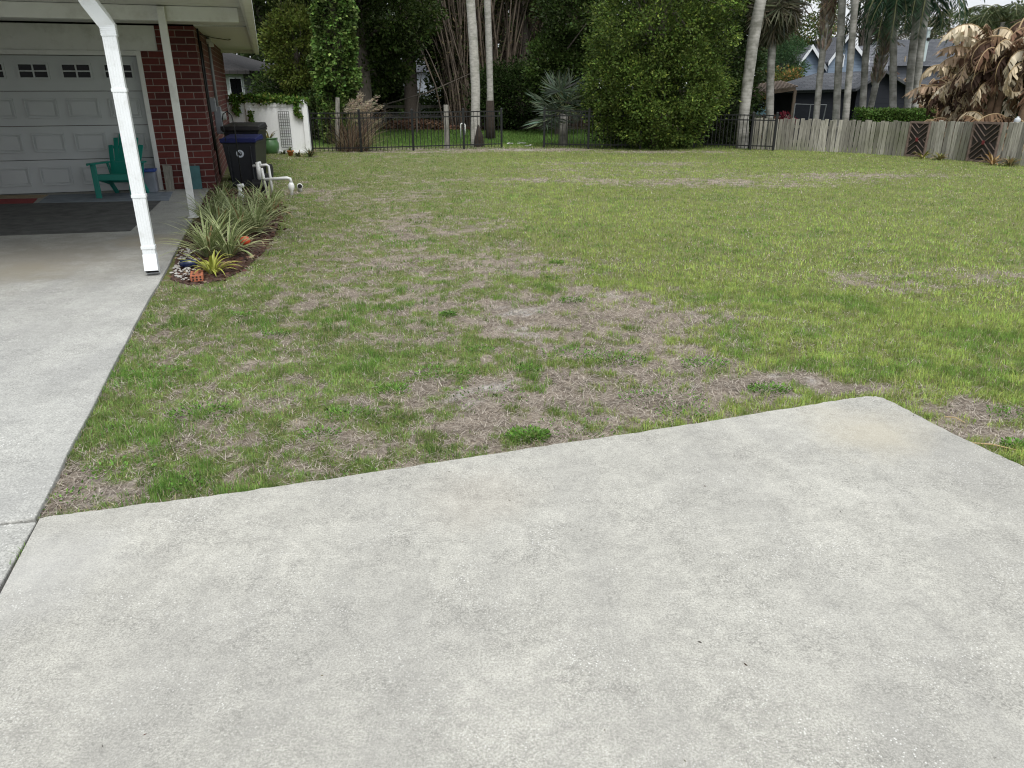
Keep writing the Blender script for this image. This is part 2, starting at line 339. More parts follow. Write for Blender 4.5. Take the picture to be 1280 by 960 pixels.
def groundmat():
    m, nt, b = nodes_of('lawn_soil'); N = nt.nodes; a = N.new('ShaderNodeAttribute'); a.attribute_name = 'Col'; tc = N.new('ShaderNodeTexCoord')
    n = N.new('ShaderNodeTexNoise'); n.inputs['Scale'].default_value = 45; n.inputs['Detail'].default_value = 8; n.inputs['Roughness'].default_value = .75; L(nt, tc.outputs['Object'], n.inputs['Vector'])
    r = N.new('ShaderNodeValToRGB'); r.color_ramp.elements[0].position = .3; r.color_ramp.elements[1].position = .7; r.color_ramp.elements[0].color = (.45, .43, .42, 1); r.color_ramp.elements[1].color = (1.5, 1.48, 1.45, 1); L(nt, n.outputs['Fac'], r.inputs[0])
    mx = N.new('ShaderNodeMixRGB'); mx.blend_type = 'MULTIPLY'; mx.inputs[0].default_value = 1; L(nt, a.outputs['Color'], mx.inputs[1]); L(nt, r.outputs[0], mx.inputs[2])
    L(nt, mx.outputs[0], b.inputs['Base Color']); b.inputs['Roughness'].default_value = .95; b.inputs['Specular IOR Level'].default_value = .1
    bp = N.new('ShaderNodeBump'); bp.inputs['Strength'].default_value = .9; bp.inputs['Distance'].default_value = .02; L(nt, n.outputs['Fac'], bp.inputs['Height']); L(nt, bp.outputs[0], b.inputs['Normal']); return m
GM = groundmat()
sheet('lawn', -9, 14.0, 0, 24, .05, 0, GM, kind='structure', label='patchy lawn of green grass and bare sandy soil between the driveway and the fences')
# far ground, one big sheet dipping under the lawn
xs = np.concatenate([np.linspace(-400, -30, 12), np.linspace(-28, 30, 59), np.linspace(34, 400, 12)]); ys = np.concatenate([np.linspace(-60, -2, 10), np.linspace(0, 62, 63), np.linspace(70, 600, 12)])
X, Y = np.meshgrid(xs, ys); Z = gz(X, Y)-.035; I = np.arange(X.size).reshape(X.shape)
inside = (X > -8.6) & (X < 13.6) & (Y > .5) & (Y < 23.6); Z = Z-np.where(inside, .12, 0)
n = fbm(X, Y, .8, 3)[..., None]; far = ss((Y[..., None]-29.5)/5)
c = np.array([.055, .095, .022])*(.8+.4*n); c = c*(1-far)+np.array([.045, .038, .022])*(.7+.6*n)*far
npmesh('ground', np.stack([X, Y, Z], -1).reshape(-1, 3), np.stack([I[:-1, :-1], I[:-1, 1:], I[1:, 1:], I[1:, :-1]], -1).reshape(-1, 4), GM, c.reshape(-1, 3), smooth=True, kind='structure', label='grass and leaf-littered soil under the trees beyond the fences')

cpm = concrete('pad_concrete', (.412, .404, .368), .7, .15, 140, [(*at(1085, 540, 0)[:2], .38, (.40, .36, .27), .45), (*at(600, 620, 0)[:2], .35, (.42, .36, .29), .14), (*at(30, 720, 0)[:2], .4, (.46, .46, .45), .3)])
MB().prism(pad, -.10, 0).build('concrete_pad', cpm, bevel=.007, kind='structure', label='broad pale concrete pad in the foreground with a corner pointing at the lawn')
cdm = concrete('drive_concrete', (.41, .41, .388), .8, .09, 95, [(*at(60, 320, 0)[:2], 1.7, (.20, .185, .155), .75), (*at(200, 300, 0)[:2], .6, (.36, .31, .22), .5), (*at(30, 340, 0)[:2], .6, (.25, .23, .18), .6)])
dr = [wc(EDGE_U, 0.3)]
dr = wob(wc(-9, JV+.02), wc(EDGE_U+.02, JV+.02), 20, .006, 44)+wob(wc(EDGE_U+.02, JV+.02), wc(EDGE_U, 0.6), 60, .03, 45)+[wc(EDGE_U, .6), wc(-9, .6)]
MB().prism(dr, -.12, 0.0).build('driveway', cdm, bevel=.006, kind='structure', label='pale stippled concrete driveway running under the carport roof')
q1 = at(46, 652.5, 0); q2 = at(-2, 741, 0)
j = [tuple(wc(-9, JV-.012)), tuple(wc(EDGE_U-.005, JV-.012)), (q1.x-.012, q1.y-.01)]
j2_dummy = 0; dl = Vector((q2.x-q1.x, q2.y-q1.y)).normalized()
j2 = [wc(-9, JV+.006), wc(EDGE_U-.06, JV+.006), (q1.x-.008, q1.y+.008), (q2.x-.013, q2.y), (-1.22, -1), (-1.22, -4), (-7, -4)]
MB().prism(j2[::-1], -.12, -.003).build('driveway_apron', cdm, bevel=.006, kind='structure', label='lower piece of the driveway left of the dark expansion joint')
MB().add([(-9, -4.2, -.0285), (-1.0, -4.2, -.0285), (-1.0, 2.7, -.0285), (-9, 2.7, -.0285)], [(0, 1, 2, 3)]).build('joint_soil', mat('joint_dirt', (.05, .045, .035), .95, .3, 20), kind='structure', label='dark dirt in the expansion joint')

# ------------------------------------------------------------------ grass blades
def blades(name, P, ang, lean, h, w, col, seg, **k):
    N = len(P); d = np.stack([np.cos(ang), np.sin(ang), 0*ang], 1); s = np.stack([-np.sin(ang), np.cos(ang), 0*ang], 1)
    up = np.array([[0, 0, 1.]]); l = lean[:, None]; H = h[:, None]; W = w[:, None]
    b0 = P-s*W/2; b1 = P+s*W/2
    tip = P+up*H*np.cos(l)+d*H*np.sin(l)
    if seg == 1:
        return np.stack([b0, b1, tip], 1).reshape(-1, 3), np.arange(3*N).reshape(N, 3), np.repeat(col, 3, 0)
    mid = P+(up*np.cos(l*.45)+d*np.sin(l*.45))*H*.55; tip = mid+(up*np.cos(l*1.3)+d*np.sin(l*1.3))*H*.5
    v = np.stack([b0, b1, mid+s*W*.4, tip, mid-s*W*.4], 1).reshape(-1, 3); i = np.arange(N)[:, None]*5
    f = np.concatenate([i+[[0, 1, 2]], i+[[0, 2, 4]], i+[[4, 2, 3]]], 0)
    cc = np.repeat(col, 5, 0); return v, f, cc
def sample(n, r0, r1, pw):
    u = RS.rand(n); e = 2-pw; r = (r0**e+u*(r1**e-r0**e))**(1/e); a = (RS.rand(n)-.5)*2*radians(45)
    X = r*np.sin(a); Y = r*np.cos(a)
    hu, hv = hc(X, Y)
    jx = RS.normal(size=len(X))*.006; ok = ~inpoly(X+jx, Y-np.abs(RS.normal(size=len(X)))*.008+.004, pad) & ~((hu < EDGE_U+.012) & (hv > JV-.5)) & ((hv > JV+.03) | (X > -1.9)) & (Y > 2.3) & ~inpoly(X, Y, bed) & ~((hu < .1) & (hv > -.5)) & ~((hu < .5) & (hu > -.2) & (hv > -7.0) & (hv < 0))
    return X[ok], Y[ok]
GV, GF, GC, off = [], [], [], 0
def addb(t):
    global off
    v, f, c = t; GV.append(v); GF.append(f+off); GC.append(c); off += len(v)
for (n, r0, r1, pw, hs, ws, seg) in ((640000, 2.4, 7, 1.2, 1, 1, 5), (700000, 7, 25, 1.1, 1.05, 2.6, 1)):
    X, Y = sample(n, r0, r1, pw); g, left, zz = greenness(X, Y); cl = fbm(X, Y, 11, 51, 3)
    keep = RS.rand(len(X)) < ss((g-.08)/.75)*(.3+.7*ss((cl-.3)/.3)); X, Y, g, left, cl, zz = [q[keep] for q in (X, Y, g, left, cl, zz)]
    N = len(X); lush = fbm(X, Y, 3.1, 77, 3)
    P = np.stack([X, Y, gz(X, Y)+(fbm(X, Y, 2.5, 5, 3)-.5)*.02-.004], 1)
    h = (.022+.018*RS.rand(N)+.013*(1-left)+.02*ss((lush-.5)/.2)*left)*hs
    right_c = np.array([.285, .370, .095]); left_c = np.array([.185, .275, .075]); wd = np.array([.115, .240, .042])
    c = right_c*(1-left[:, None])+left_c*left[:, None]
    q = ss((lush-.58)/.08)[:, None]*.6; c = c*(1-q)+wd*q
    hue = fbm(X, Y, .7, 91, 3)[:, None]; yy = np.clip((Y-10)/10, 0, 1)[:, None]
    fine_ = (.45+1.1*fbm(X, Y, 13.0, 61, 3))[:, None]; c = c*fine_*(1+(hue-.5)*.5)*(1+RS.normal(size=(N, 1))*.22); c[:, 0] *= 1+RS.normal(size=N)*.10
    straw = RS.rand(N) < .05+.16*(1-g); c[straw] = np.array([.42, .36, .23])*(1+RS.normal(size=(straw.sum(), 1))*.2)
    addb(blades('', P, RS.rand(N)*2*pi, np.abs(RS.normal(size=N))*.75+.15, h, (.0020+.0028*RS.rand(N)**2)*ws, c, seg))
# dead thatch straws lying about
X, Y = sample(600000, 2.4, 24, 1.35); g, left, zz = greenness(X, Y); keep = RS.rand(len(X)) < np.clip(1.08-g, .07, 1); X, Y = X[keep], Y[keep]; N = len(X)
P = np.stack([X, Y, gz(X, Y)+.003+.006*RS.rand(N)], 1); tone = RS.rand(N, 1)
c = (np.array([[.55, .50, .43]])*tone+np.array([[.15, .115, .09]])*(1-tone))*(1+RS.normal(size=(N, 1))*.15)
r = np.hypot(X, Y); addb(blades('', P, RS.rand(N)*2*pi, 1.1+RS.rand(N)*.42, .022+.04*RS.rand(N), .0022+.0006*r, c, 1))
# beyond the fence
N = 70000; X = RS.rand(N)*22-7; Y = 22.5+RS.rand(N)*11; P = np.stack([X, Y, gz(X, Y)-.03], 1); ok = ~((X < -5.5) & (Y < 23)) & (X < 12-(Y-22)*.2)
P = P[ok]; N = len(P); addb(blades('', P, RS.rand(N)*2*pi, RS.rand(N)*.7, .05+.05*RS.rand(N), .02+0*P[:, 0], jcol((.12, .21, .05), N, .25), 1))
npmesh('grass', np.concatenate(GV), np.concatenate([f.reshape(-1, 3) for f in GF]), leafmat('grass_blades', .3, .6, .1), np.concatenate(GC), kind='stuff', label='short green grass and straw growing in patches over the lawn')
# broad-leaved bright weeds
wx = [(120, 392), (300, 396), (345, 420), (712, 445), (765, 452), (695, 330), (715, 378), (490, 490), (560, 470), (80, 627), (230, 612), (880, 458), (960, 490), (1265, 520), (660, 465), (600, 440), (480, 600), (720, 540), (660, 548), (400, 545), (200, 470), (250, 520), (560, 395), (825, 500), (1270, 560), (610, 500), (690, 350), (440, 520), (150, 590), (860, 520)]
ps, ds, sz = [], [], []
for x, y in wx:
    c = at(x, y); k = int(80*random.lognormvariate(.9, .6)); R = random.uniform(.04, .17)
    for i in range(k):
        a = random.random()*2*pi; r = R*sqrt(random.random()); px, py = c.x+r*cos(a)*1.5, c.y+r*sin(a)
        hu, hv = hc(px, py)
        if inpoly(np.array([px]), np.array([py]), pad)[0] or (hu < EDGE_U+.02): continue
        ps.append((px, py, float(gz(px, py))+random.uniform(0, .035))); ds.append((cos(a), sin(a), random.uniform(.2, 1.4))); sz.append(random.uniform(.009, .022))
leafcloud('weeds', np.array(ps), np.array(ds), np.array(sz), .55, jcol((.12, .235, .045), len(ps), .35), kind='stuff', label='bright green broad-leaved weeds dotted over the bare soil')

# ================================================================== HOUSE WITH CARPORT
white = mat('white_paint', (.72, .73, .72), .5, .04, 5, .1, 30, dirt=(.55, .55, .53), dscale=3)
brick = brickmat(); dark = mat('black_metal', (.015, .016, .017), .4, .1, 10, metal=.3); greym = mat('grey_enamel', (.22, .24, .26), .45, .06, 8)
H = empty('brick_house', (HO[0], HO[1], 0), TH, label='red brick house with white garage door under a white carport roof', cat='house')
ST = .045
TOPZ = 2.58
# brick walls: pier right of the door, strip beside the header, long side wall
mb = MB(); mb.box(-.86, 0, 0, .25, -.1, 2.2).box(-.60, 0, 0, .25, 2.2, TOPZ).box(-.25, 0, .25, 9.2, -.1, TOPZ).box(-9, -5.95, 0, .25, -.1, TOPZ).box(-9, 0, 9.2, 9.45, -.1, TOPZ).box(-9, -8.75, .25, 9.2, -.1, TOPZ).box(-6.6, -6.4, -6.8, 0, -.1, TOPZ)  # last box: unseen left wall, added to darken the carport
mb.build('wall', brick, H)
MB().box(-5.95, -.60, .02, .2, 2.2, TOPZ).build('header_panel', white, H, bevel=.004)
fr = MB().box(-.93, -.86, -.03, .12, 0, 2.2).box(-5.95, -5.88, -.03, .12, 0, 2.2).box(-5.88, -.93, -.03, .12, 2.13, 2.2); fr.build('door_frame', white, H, bevel=.004)
gd = empty('garage_door', (0, 0, 0)); gd.parent = H
doorm = mat('door_white', (.50, .53, .54), .45, .03, 4)
mb = MB(); SEC = 2.12/4
for r in range(4):
    z0 = .01+r*SEC; z1 = z0+SEC-.008; mb.box(-5.87, -.94, .085, .12, z0, z1)
pan = MB(); BAY = .616; wins = []
for k in range(8):
    uc = -.94-BAY*(k+.5)
    for r in range(4):
        zc = .01+(r+.5)*SEC
        if r == 3: wins.append((uc, zc+.03)); continue
        x0, x1, z0, z1 = uc-.235, uc+.235, zc-.15, zc+.15; pan = MB()
        for (a, b, c, d) in ((x0, x1, z0, z0+.025), (x0, x1, z1-.025, z1), (x0, x0+.025, z0+.025, z1-.025), (x1-.025, x1, z0+.025, z1-.025)): pan.box(a, b, .064, .085, c, d)
        pan.box(x0+.05, x1-.05, .068, .085, z0+.045, z1-.045); pan.build('raised_panel', doorm, gd, bevel=.004)
mb.build('door_panel', doorm, gd, bevel=.003)
glass = mat('dark_glass', (.005, .006, .007), .15, .1, 3, spec=.12)
for uc, zc in wins:
    w = MB(); x0, x1, z0, z1 = uc-.225, uc+.225, zc-.125, zc+.125
    for (a, b, c, d) in ((x0, x1, z0, z0+.03), (x0, x1, z1-.03, z1), (x0, x0+.03, z0+.03, z1-.03), (x1-.03, x1, z0+.03, z1-.03), (uc-.012, uc+.012, z0+.03, z1-.03), (x0+.03, uc-.012, zc-.01, zc+.01), (uc+.012, x1-.03, zc-.01, zc+.01)): w.box(a, b, .066, .085, c, d)
    wo = w.build('window', doorm, gd); 
    for (a, b, c, d) in ((x0+.03, x1-.03, z0+.03, z1-.03),): MB().box(a, b, .078, .0845, c, d).build('window_pane', glass, gd)
MB().box(-3.5, -3.3, .06, .085, .35, .38).build('handle', greym, gd)
# beam, post, ceiling, soffit, fascia, roof
bm_ = MB().box(-9, .78, -3.24, -3.08, 2.43, 2.60); bm_.build('beam', white, H, bevel=.006)
pu, pv = hc(*at(244, 268, 0)[:2])
MB().box(pu-.045, pu+.045, -3.27-.045, -3.27+.028, 0, 2.585).box(pu-.07, pu+.07, -3.35, -3.20, 0, .012).build('post', white, H, bevel=.004)
soff = siding('soffit_boards', (.60, .61, .60))
def soffitmat():
    m, nt, b = nodes_of('soffit_boards_v'); N = nt.nodes; tc = N.new('ShaderNodeTexCoord'); sx = N.new('ShaderNodeSeparateXYZ'); L(nt, tc.outputs['Object'], sx.inputs[0])
    d = N.new('ShaderNodeMath'); d.operation = 'DIVIDE'; d.inputs[1].default_value = .4; L(nt, sx.outputs[1], d.inputs[0]); f = N.new('ShaderNodeMath'); f.operation = 'FRACT'; L(nt, d.outputs[0], f.inputs[0])
    r = N.new('ShaderNodeValToRGB'); r.color_ramp.elements[0].position = .0; r.color_ramp.elements[0].color = (.22, .23, .23, 1); r.color_ramp.elements[1].position = .05; r.color_ramp.elements[1].color = (.66, .67, .66, 1); L(nt, f.outputs[0], r.inputs[0])
    L(nt, r.outputs[0], b.inputs['Base Color']); b.inputs['Roughness'].default_value = .6; return m
sfm = soffitmat()
MB().box(-9, .84, -6.9, 0.0-.002, 2.605, 2.64).build('ceiling', white, H)
MB().box(0.003, .84, 0, 8.6, 2.585, 2.62).build('soffit', sfm, H)
MB().box(.84, .875, -6.95, 8.6, 2.50, 2.66).box(-9, .84, -6.95, -6.9, 2.50, 2.66).box(.0, .84, 8.6, 8.63, 2.5, 2.66).build('fascia', white, H, bevel=.004)
# gutter trough round the eaves
def gut(mb, p0, p1, out, inn):
    pass
g_ = MB(); g_.box(.877, .885, -7.05, 8.62, 2.47, 2.63).box(.885, .97, -7.05, 8.62, 2.47, 2.478).box(.962, .97, -7.05, 8.62, 2.478, 2.64)
g_.box(-9, .96, -7.05, -7.042, 2.478, 2.64).box(-9, .877, -7.042, -6.955, 2.47, 2.478).build('gutter', white, H, bevel=.002)
RZ = 2.66
roofm = shingle('roof_shingles', (.09, .085, .08), (.13, .12, .11))
x0, x1, y0, y1, rh = -9.2, .95, -7.0, 10.0, 2.0; xm = (x0+x1)/2
MB().add([(x0, y0, RZ), (x1, y0, RZ), (x1, y1, RZ), (x0, y1, RZ), (xm, y0+4.5, RZ+rh), (xm, y1-4.5, RZ+rh)], [(0, 3, 2, 1), (0, 1, 4), (1, 2, 5, 4), (2, 3, 5), (3, 0, 4, 5)]).build('roof', roofm, H)
# downspout
du, dv = hc(*at(192, 343, 0)[:2]); w2, d2 = .055, .042
e0 = hplane(138, 36, 'v', dv); e1 = hplane(124, 14, 'v', dv)
ds_ = MB(); ds_.box(du-w2, du+w2, dv-d2, dv+d2, .17, e0[2])
for k in range(5): xk = du-w2+.011+k*.022; ds_.box(xk-.004, xk+.004, dv-d2-.003, dv-d2+.001, .19, e0[2]-.05)
sl = Vector((du, dv, e0[2]+.0)); ds_.build('downspout', mat('spout_white', (.80, .83, .85), .35, .02, 6, dirt=(.66, .68, .68), dscale=9), H, bevel=.006)
dsp = bpy.data.objects['downspout']; spm = MATS['spout_white']
el = MB(); pts = [Vector((du, dv, e0[2]-.06)), Vector((du, dv, e0[2]+.02)), Vector((du-.025, dv-.02, e0[2]+.07)), Vector((du-.10, dv-.06, e0[2]+.20)), Vector((du-.17, dv-.12, e0[2]+.36)), Vector((du-.19, dv-.15, e0[2]+.46))]
def rectsweep(mb, pts, w, d):
    k = len(mb.v); n = len(pts)
    for i, p in enumerate(pts):
        t = (pts[min(i+1, n-1)]-pts[max(i-1, 0)]).normalized(); x = Vector((1, 0, 0)); x = (x-t*x.dot(t)).normalized(); y = t.cross(x)
        for a, b in ((-1, -1), (1, -1), (1, 1), (-1, 1)): mb.v.append(tuple(p+x*a*w+y*b*d))
    for i in range(n-1):
        for j_ in range(4): mb.f.append((k+i*4+j_, k+i*4+(j_+1) % 4, k+(i+1)*4+(j_+1) % 4, k+(i+1)*4+j_))
    mb.f.append((k, k+1, k+2, k+3)); mb.f.append((k+4*n-4, k+4*n-3, k+4*n-2, k+4*n-1))
rectsweep(el, pts, w2+.004, d2+.004)
for i in range(6): z = e0[2]-.05+i*.016; el.box(du-w2-.007, du+w2+.007, dv-d2-.007, dv+d2+.007, z, z+.007)
el.build('upper_elbow', spm, dsp)
def shoe():
    mb = MB(); t = .004; z0, z1 = .035, .20; k = 0
    # outer shell tapering forward, open front-bottom
    A = [(-w2-.004, -d2-.004, z1), (w2+.004, -d2-.004, z1), (w2+.004, d2+.004, z1), (-w2-.004, d2+.004, z1)]
    Bp = [(-w2-.004, -d2-.045, z0+.02), (w2+.004, -d2-.045, z0+.02), (w2+.004, d2-.02, z0-.03), (-w2-.004, d2-.02, z0-.03)]
    vs = [(du+a, dv+b, c) for a, b, c in A+Bp]
    mb.add(vs, [(0, 1, 5, 4), (1, 2, 6, 5), (2, 3, 7, 6), (3, 0, 4, 7)])
    return mb
so = shoe().build('spout_shoe', spm, dsp); md = so.modifiers.new('s', 'SOLIDIFY'); md.thickness = .004
MB().add([(du-w2, dv-d2-.036, .058), (du+w2, dv-d2-.036, .058), (du+w2, dv+d2-.024, .014), (du-w2, dv+d2-.024, .014)], [(0, 1, 2, 3)]).build('spout_mouth', mat('dark_inside', (.01, .01, .01), .9), dsp)
for z in (.72, 1.62, .25): 
    MB().box(du-w2-.006, du+w2+.006, dv-d2-.006, dv+d2+.002, z, z+.028).build('strap', spm, dsp)
# side wall services: meter, conduits, cables
def sw(x, y): a = hplane(x, y, 'u', 0.02); return a[1], a[2]
a = sw(276, 150); v0 = a[0]
mtr = MB().box(.003, .13, sw(270, 150)[0], sw(270, 150)[0]+.35, sw(272, 168)[1], sw(272, 132)[1]).build('meter_box', greym, H, bevel=.01)
vv = sw(270, 150)[0]+.175; zz_ = (sw(272, 168)[1]+sw(272, 132)[1])/2+.08
g = MB(); 
for i in range(16):
    a0 = 2*pi*i/16; a1 = 2*pi*(i+1)/16
    g.add([(.13, vv, zz_), (.13, vv+.085*cos(a0), zz_+.085*sin(a0)), (.13, vv+.085*cos(a1), zz_+.085*sin(a1)), (.21, vv, zz_), (.21, vv+.08*cos(a0), zz_+.08*sin(a0)), (.21, vv+.08*cos(a1), zz_+.08*sin(a1))], [(0, 2, 1), (3, 4, 5), (1, 2, 5, 4)])
g.build('meter_dial', mat('meter_glass', (.5, .52, .5), .15), mtr)
b1 = sw(264, 130); MB().box(.003, .10, b1[0]-.12, b1[0]+.10, sw(264, 140)[1], sw(264, 122)[1]).build('junction_box', greym, H, bevel=.006)
c0 = sw(258, 45)
MB().tube([(.05, sw(269, 130)[0]+.06, 2.58), (.05, sw(269, 130)[0]+.06, sw(272, 132)[1])], .03, 8).build('conduit', greym, H, smooth=True)
MB().tube([(.03, .35, 2.57), (.03, .36, 1.9), (.035, .38, 1.1), (.03, .5, .6)], .018, 6).build('cable', dark, H, smooth=True)
MB().tube([(.03, .75, 2.4), (.03, .8, 1.2), (.035, .8, .15)], .014, 6).build('cable', dark, H, smooth=True)
r0 = (.02, .5, 2.5); mid = [Vector(hplane(x, y, 'u', uu)) for x, y, uu in ((265, 47, .12), (285, 50, .4), (300, 45, .6), (309, 36, .78), (312, 28, .9))]
MB().tube([r0]+[tuple(m) for m in mid], .010, 6).build('cable', dark, H, smooth=True)
MB().box(.02, .12, 2.5, 2.62, 2.44, 2.52).box(.06, .15, 2.4, 2.48, 2.38, 2.46).build('security_light', white, H, bevel=.01)

# ------------------------------------------------------------------ carport things
def hw(u, v, z=0): x, y = wc(u, v); return (x, y, z)
matA = mat('mat_charcoal', (.085, .087, .085), .95, .3, 5, .5, 200, dirt=(.035, .035, .035), dscale=3)
def pxpoly(pts, z=0): return [tuple(at(x, y, z)[:2]) for x, y in pts]
MB().prism(pxpoly([(-60, 297), (163, 289), (201, 251.5), (-40, 256.5)]), .001, .009).build('floor_mat', matA, label='large charcoal floor mat under the carport', cat='floor mat')
MB().prism(pxpoly([(47, 254.3), (211, 251), (216, 240), (62, 244)]), .001, .008).build('floor_mat', mat('mat_bluegrey', (.20, .23, .27), .95, .2, 6, .4, 200), label='blue-grey rug lying under the teal chair', cat='rug')
MB().prism(pxpoly([(-60, 257.5), (40, 255.4), (47, 248.5), (-60, 250)]), .001, .008).build('floor_mat', mat('mat_red', (.25, .03, .03), .95, .2, 6, .4, 200), label='dark red rug behind the charcoal mat by the garage door', cat='rug')
MB().prism(pxpoly([(-60, 249.0), (52, 247.6), (60, 243.8), (-60, 245)]), .001, .007).build('floor_mat', mat('mat_tan', (.33, .26, .17), .95, .2, 6, .4, 200), label='tan rug against the foot of the garage door', cat='rug')
# adirondack chair
teal = mat('teal_plastic', (.006, .21, .165), .4, .05, 4, spec=.5)
cc = at(149, 247, 0); ch = empty('adirondack_chair', (cc.x, cc.y+.16, 0), radians(4), label='teal plastic slatted lawn chair beside the garage door', cat='chair')
ch.scale = (.86, .9, 1.0); Wd = .29
s = MB()
for i in range(6):
    y = -.27+i*.095; z = .36-.16*((y+.27)/.5); s.box(-Wd+.03, Wd-.03, y, y+.082, z-.012, z+.012)
s.box(-Wd, Wd, -.31, -.272, .28, .375)
s.build('seat', teal, ch, bevel=.006)
bk = MB(); n = 7
for i in range(n):
    t = (i-(n-1)/2)/((n-1)/2); xb = t*.20; xt = t*.285; hgt = .97-.20*t*t
    a = Vector((xb, .17, .22)); b = Vector((xt, .17+.42*(hgt-.22)/.75, hgt))
    bk.bar(a, b, .083, .018, up=(0, 1, 0))
bk.bar((-.24, .33, .50), (.24, .33, .50), .02, .06).bar((-.26, .47, .74), (.26, .47, .74), .02, .05)
bk.build('backrest', teal, ch, bevel=.006)
for sx in (-1, 1):
    m_ = MB(); m_.bar((sx*.35, -.36, .535), (sx*.33, .36, .515), .11, .026); m_.bar((sx*.35, -.37, .535), (sx*.38, -.40, .52), .06, .02)
    m_.build('armrest', teal, ch, bevel=.008)
    m_ = MB(); m_.bar((sx*.32, -.29, .525), (sx*.31, -.31, 0), .10, .035, up=(0, 1, 0)); m_.build('leg', teal, ch, bevel=.008)
    m_ = MB(); m_.bar((sx*.29, .10, .30), (sx*.29, .42, 0), .035, .09); m_.bar((sx*.29, -.30, .32), (sx*.29, .2, .2), .03, .07); m_.bar((sx*.33, .30, .52), (sx*.27, .30, .24), .035, .05); m_.build('leg', teal, ch, bevel=.006)
# storage tub behind chair
c = at(190, 240, 0); t = empty('storage_tub', (c.x, c.y-.02, 0), TH, label='grey plastic tub with a blue lid behind the teal chair', cat='storage tub')
MB().prism([(-.11, -.11), (.11, -.11), (.11, .11), (-.11, .11)], 0, .34).build('tub_body', mat('tub_grey', (.20, .22, .26), .4), t, bevel=.02)
MB().box(-.13, .13, -.13, .13, .34, .385).build('lid', mat('tub_blue', (.02, .06, .28), .35), t, bevel=.01)
c = hw(-.74, -.06); o = MB().add([(-.065, -.09, 0), (.065, -.09, 0), (.07, .01, .40), (-.075, .01, .43), (-.065, -.065, 0), (.065, -.065, 0), (.07, .035, .40), (-.075, .035, .43)], [(0, 1, 2, 3), (7, 6, 5, 4), (0, 4, 5, 1), (1, 5, 6, 2), (2, 6, 7, 3), (3, 7, 4, 0)])
o = o.build('leaning_board', mat('board_grey', (.22, .21, .18), .9, .3, 6, .4, 40, stretch=(8, 8, 1)), label='weathered grey board leaning on the brick beside the garage door', cat='board'); o.location = c; o.rotation_euler = (0, 0, TH)
c = hw(-.36, -.07); o = MB().box(-.13, .13, -.02, .02, 0, .39); o = o.build('leaning_board', mat('board_teal', (.05, .14, .15), .7, .25, 8), label='faded teal panel leaning on the brick behind the carport post', cat='board', bevel=.004); o.location = (c[0], c[1], 0); o.rotation_euler = (radians(-7), 0, TH); o.location = hw(-.36, -.075, .003)

# ------------------------------------------------------------------ wheeled bins
def wheelie(px, py, lidm, bodym, label, rz, emblem=False, s=1.0, dz=0):
    c = at(px, py, -.03); r = empty('wheeled_bin', (c.x, c.y+.25, -.03), rz, label=label, cat='trash bin', group='wheeled bins beside the brick wall')
    def fr(w0, d0, w1, d1, z0, z1): return [(-w0, -d0, z0), (w0, -d0, z0), (w0, d0, z0), (-w0, d0, z0), (-w1, -d1, z1), (w1, -d1, z1), (w1, d1, z1), (-w1, d1, z1)]
    F = [(0, 3, 2, 1), (4, 5, 6, 7), (0, 1, 5, 4), (1, 2, 6, 5), (2, 3, 7, 6), (3, 0, 4, 7)]
    b = MB().add(fr(.23, .25, .30, .34, .06, .88), F).box(-.315, .315, -.355, .355, .84, .88).box(-.20, .20, .22, .30, .05, .2)
    for x in (-.2, .2): b.box(x-.012, x+.012, -.345, -.25, .15, .8)
    b.build('bin_body', bodym, r, bevel=.015)
    l = MB().add([(-.325, -.38, .885), (.325, -.38, .885), (.325, .36, .885), (-.325, .36, .885), (-.31, -.36, .93), (.31, -.36, .93), (.30, .34, .97), (-.30, .34, .97)], F).box(-.325, .325, -.385, -.37, .86, .93)
    l.build('lid', lidm, r, bevel=.015)
    MB().tube([(-.27, .40, .9), (.27, .40, .9)], .016, 8).build('handle', bodym, r, smooth=True)
    for x in (-1, 1):
        w = MB().tube([(x*.27, .27, .12), (x*.33, .27, .12)], .12, 18); w.build('wheel', mat('tyre_black', (.012, .012, .012), .8), r)
    if emblem:
        e = MB(); y = -.325; zc = .66; R0, R1 = .040, .068
        nn = 28
        for i in range(nn):
            a0, a1 = 2*pi*i/nn, 2*pi*(i+1)/nn; q = [(R0*cos(a0), zc+R0*sin(a0)), (R1*cos(a0), zc+R1*sin(a0)), (R1*cos(a1), zc+R1*sin(a1)), (R0*cos(a1), zc+R0*sin(a1))]
            e.add([(x, y-.012+.02*(.66-z)*0, z) for x, z in q]+[(x, y+.02, z) for x, z in q], [(0, 1, 2, 3), (0, 4, 5, 1), (2, 6, 7, 3), (1, 5, 6, 2), (3, 7, 4, 0)])
        # small curved arrow strokes inside the ring
        for i in range(10):
            a0, a1 = -.5+2.6*i/10, -.5+2.6*(i+1)/10; q = [(r_*cos(a_), zc+r_*sin(a_)) for r_, a_ in ((.012, a0), (.026, a0), (.026, a1), (.012, a1))]
            e.add([(x, y-.012, z) for x, z in q], [(0, 1, 2, 3)])
        e.build('emblem', mat('emblem_white', (.55, .60, .66), .6), r)
    r.scale = (s, s, s)
    return r
bb = mat('bin_navy', (.010, .012, .017), .45); wheelie(305, 237, mat('lid_blue', (.01, .015, .085), .4, spec=.2), bb, 'dark bin with a blue lid and a round white emblem', radians(6), True, s=.93)
r2 = wheelie(309, 226, mat('lid_black', (.012, .012, .014), .45), bb, 'black bin standing behind the blue-lidded bin', radians(6), s=1.08); 
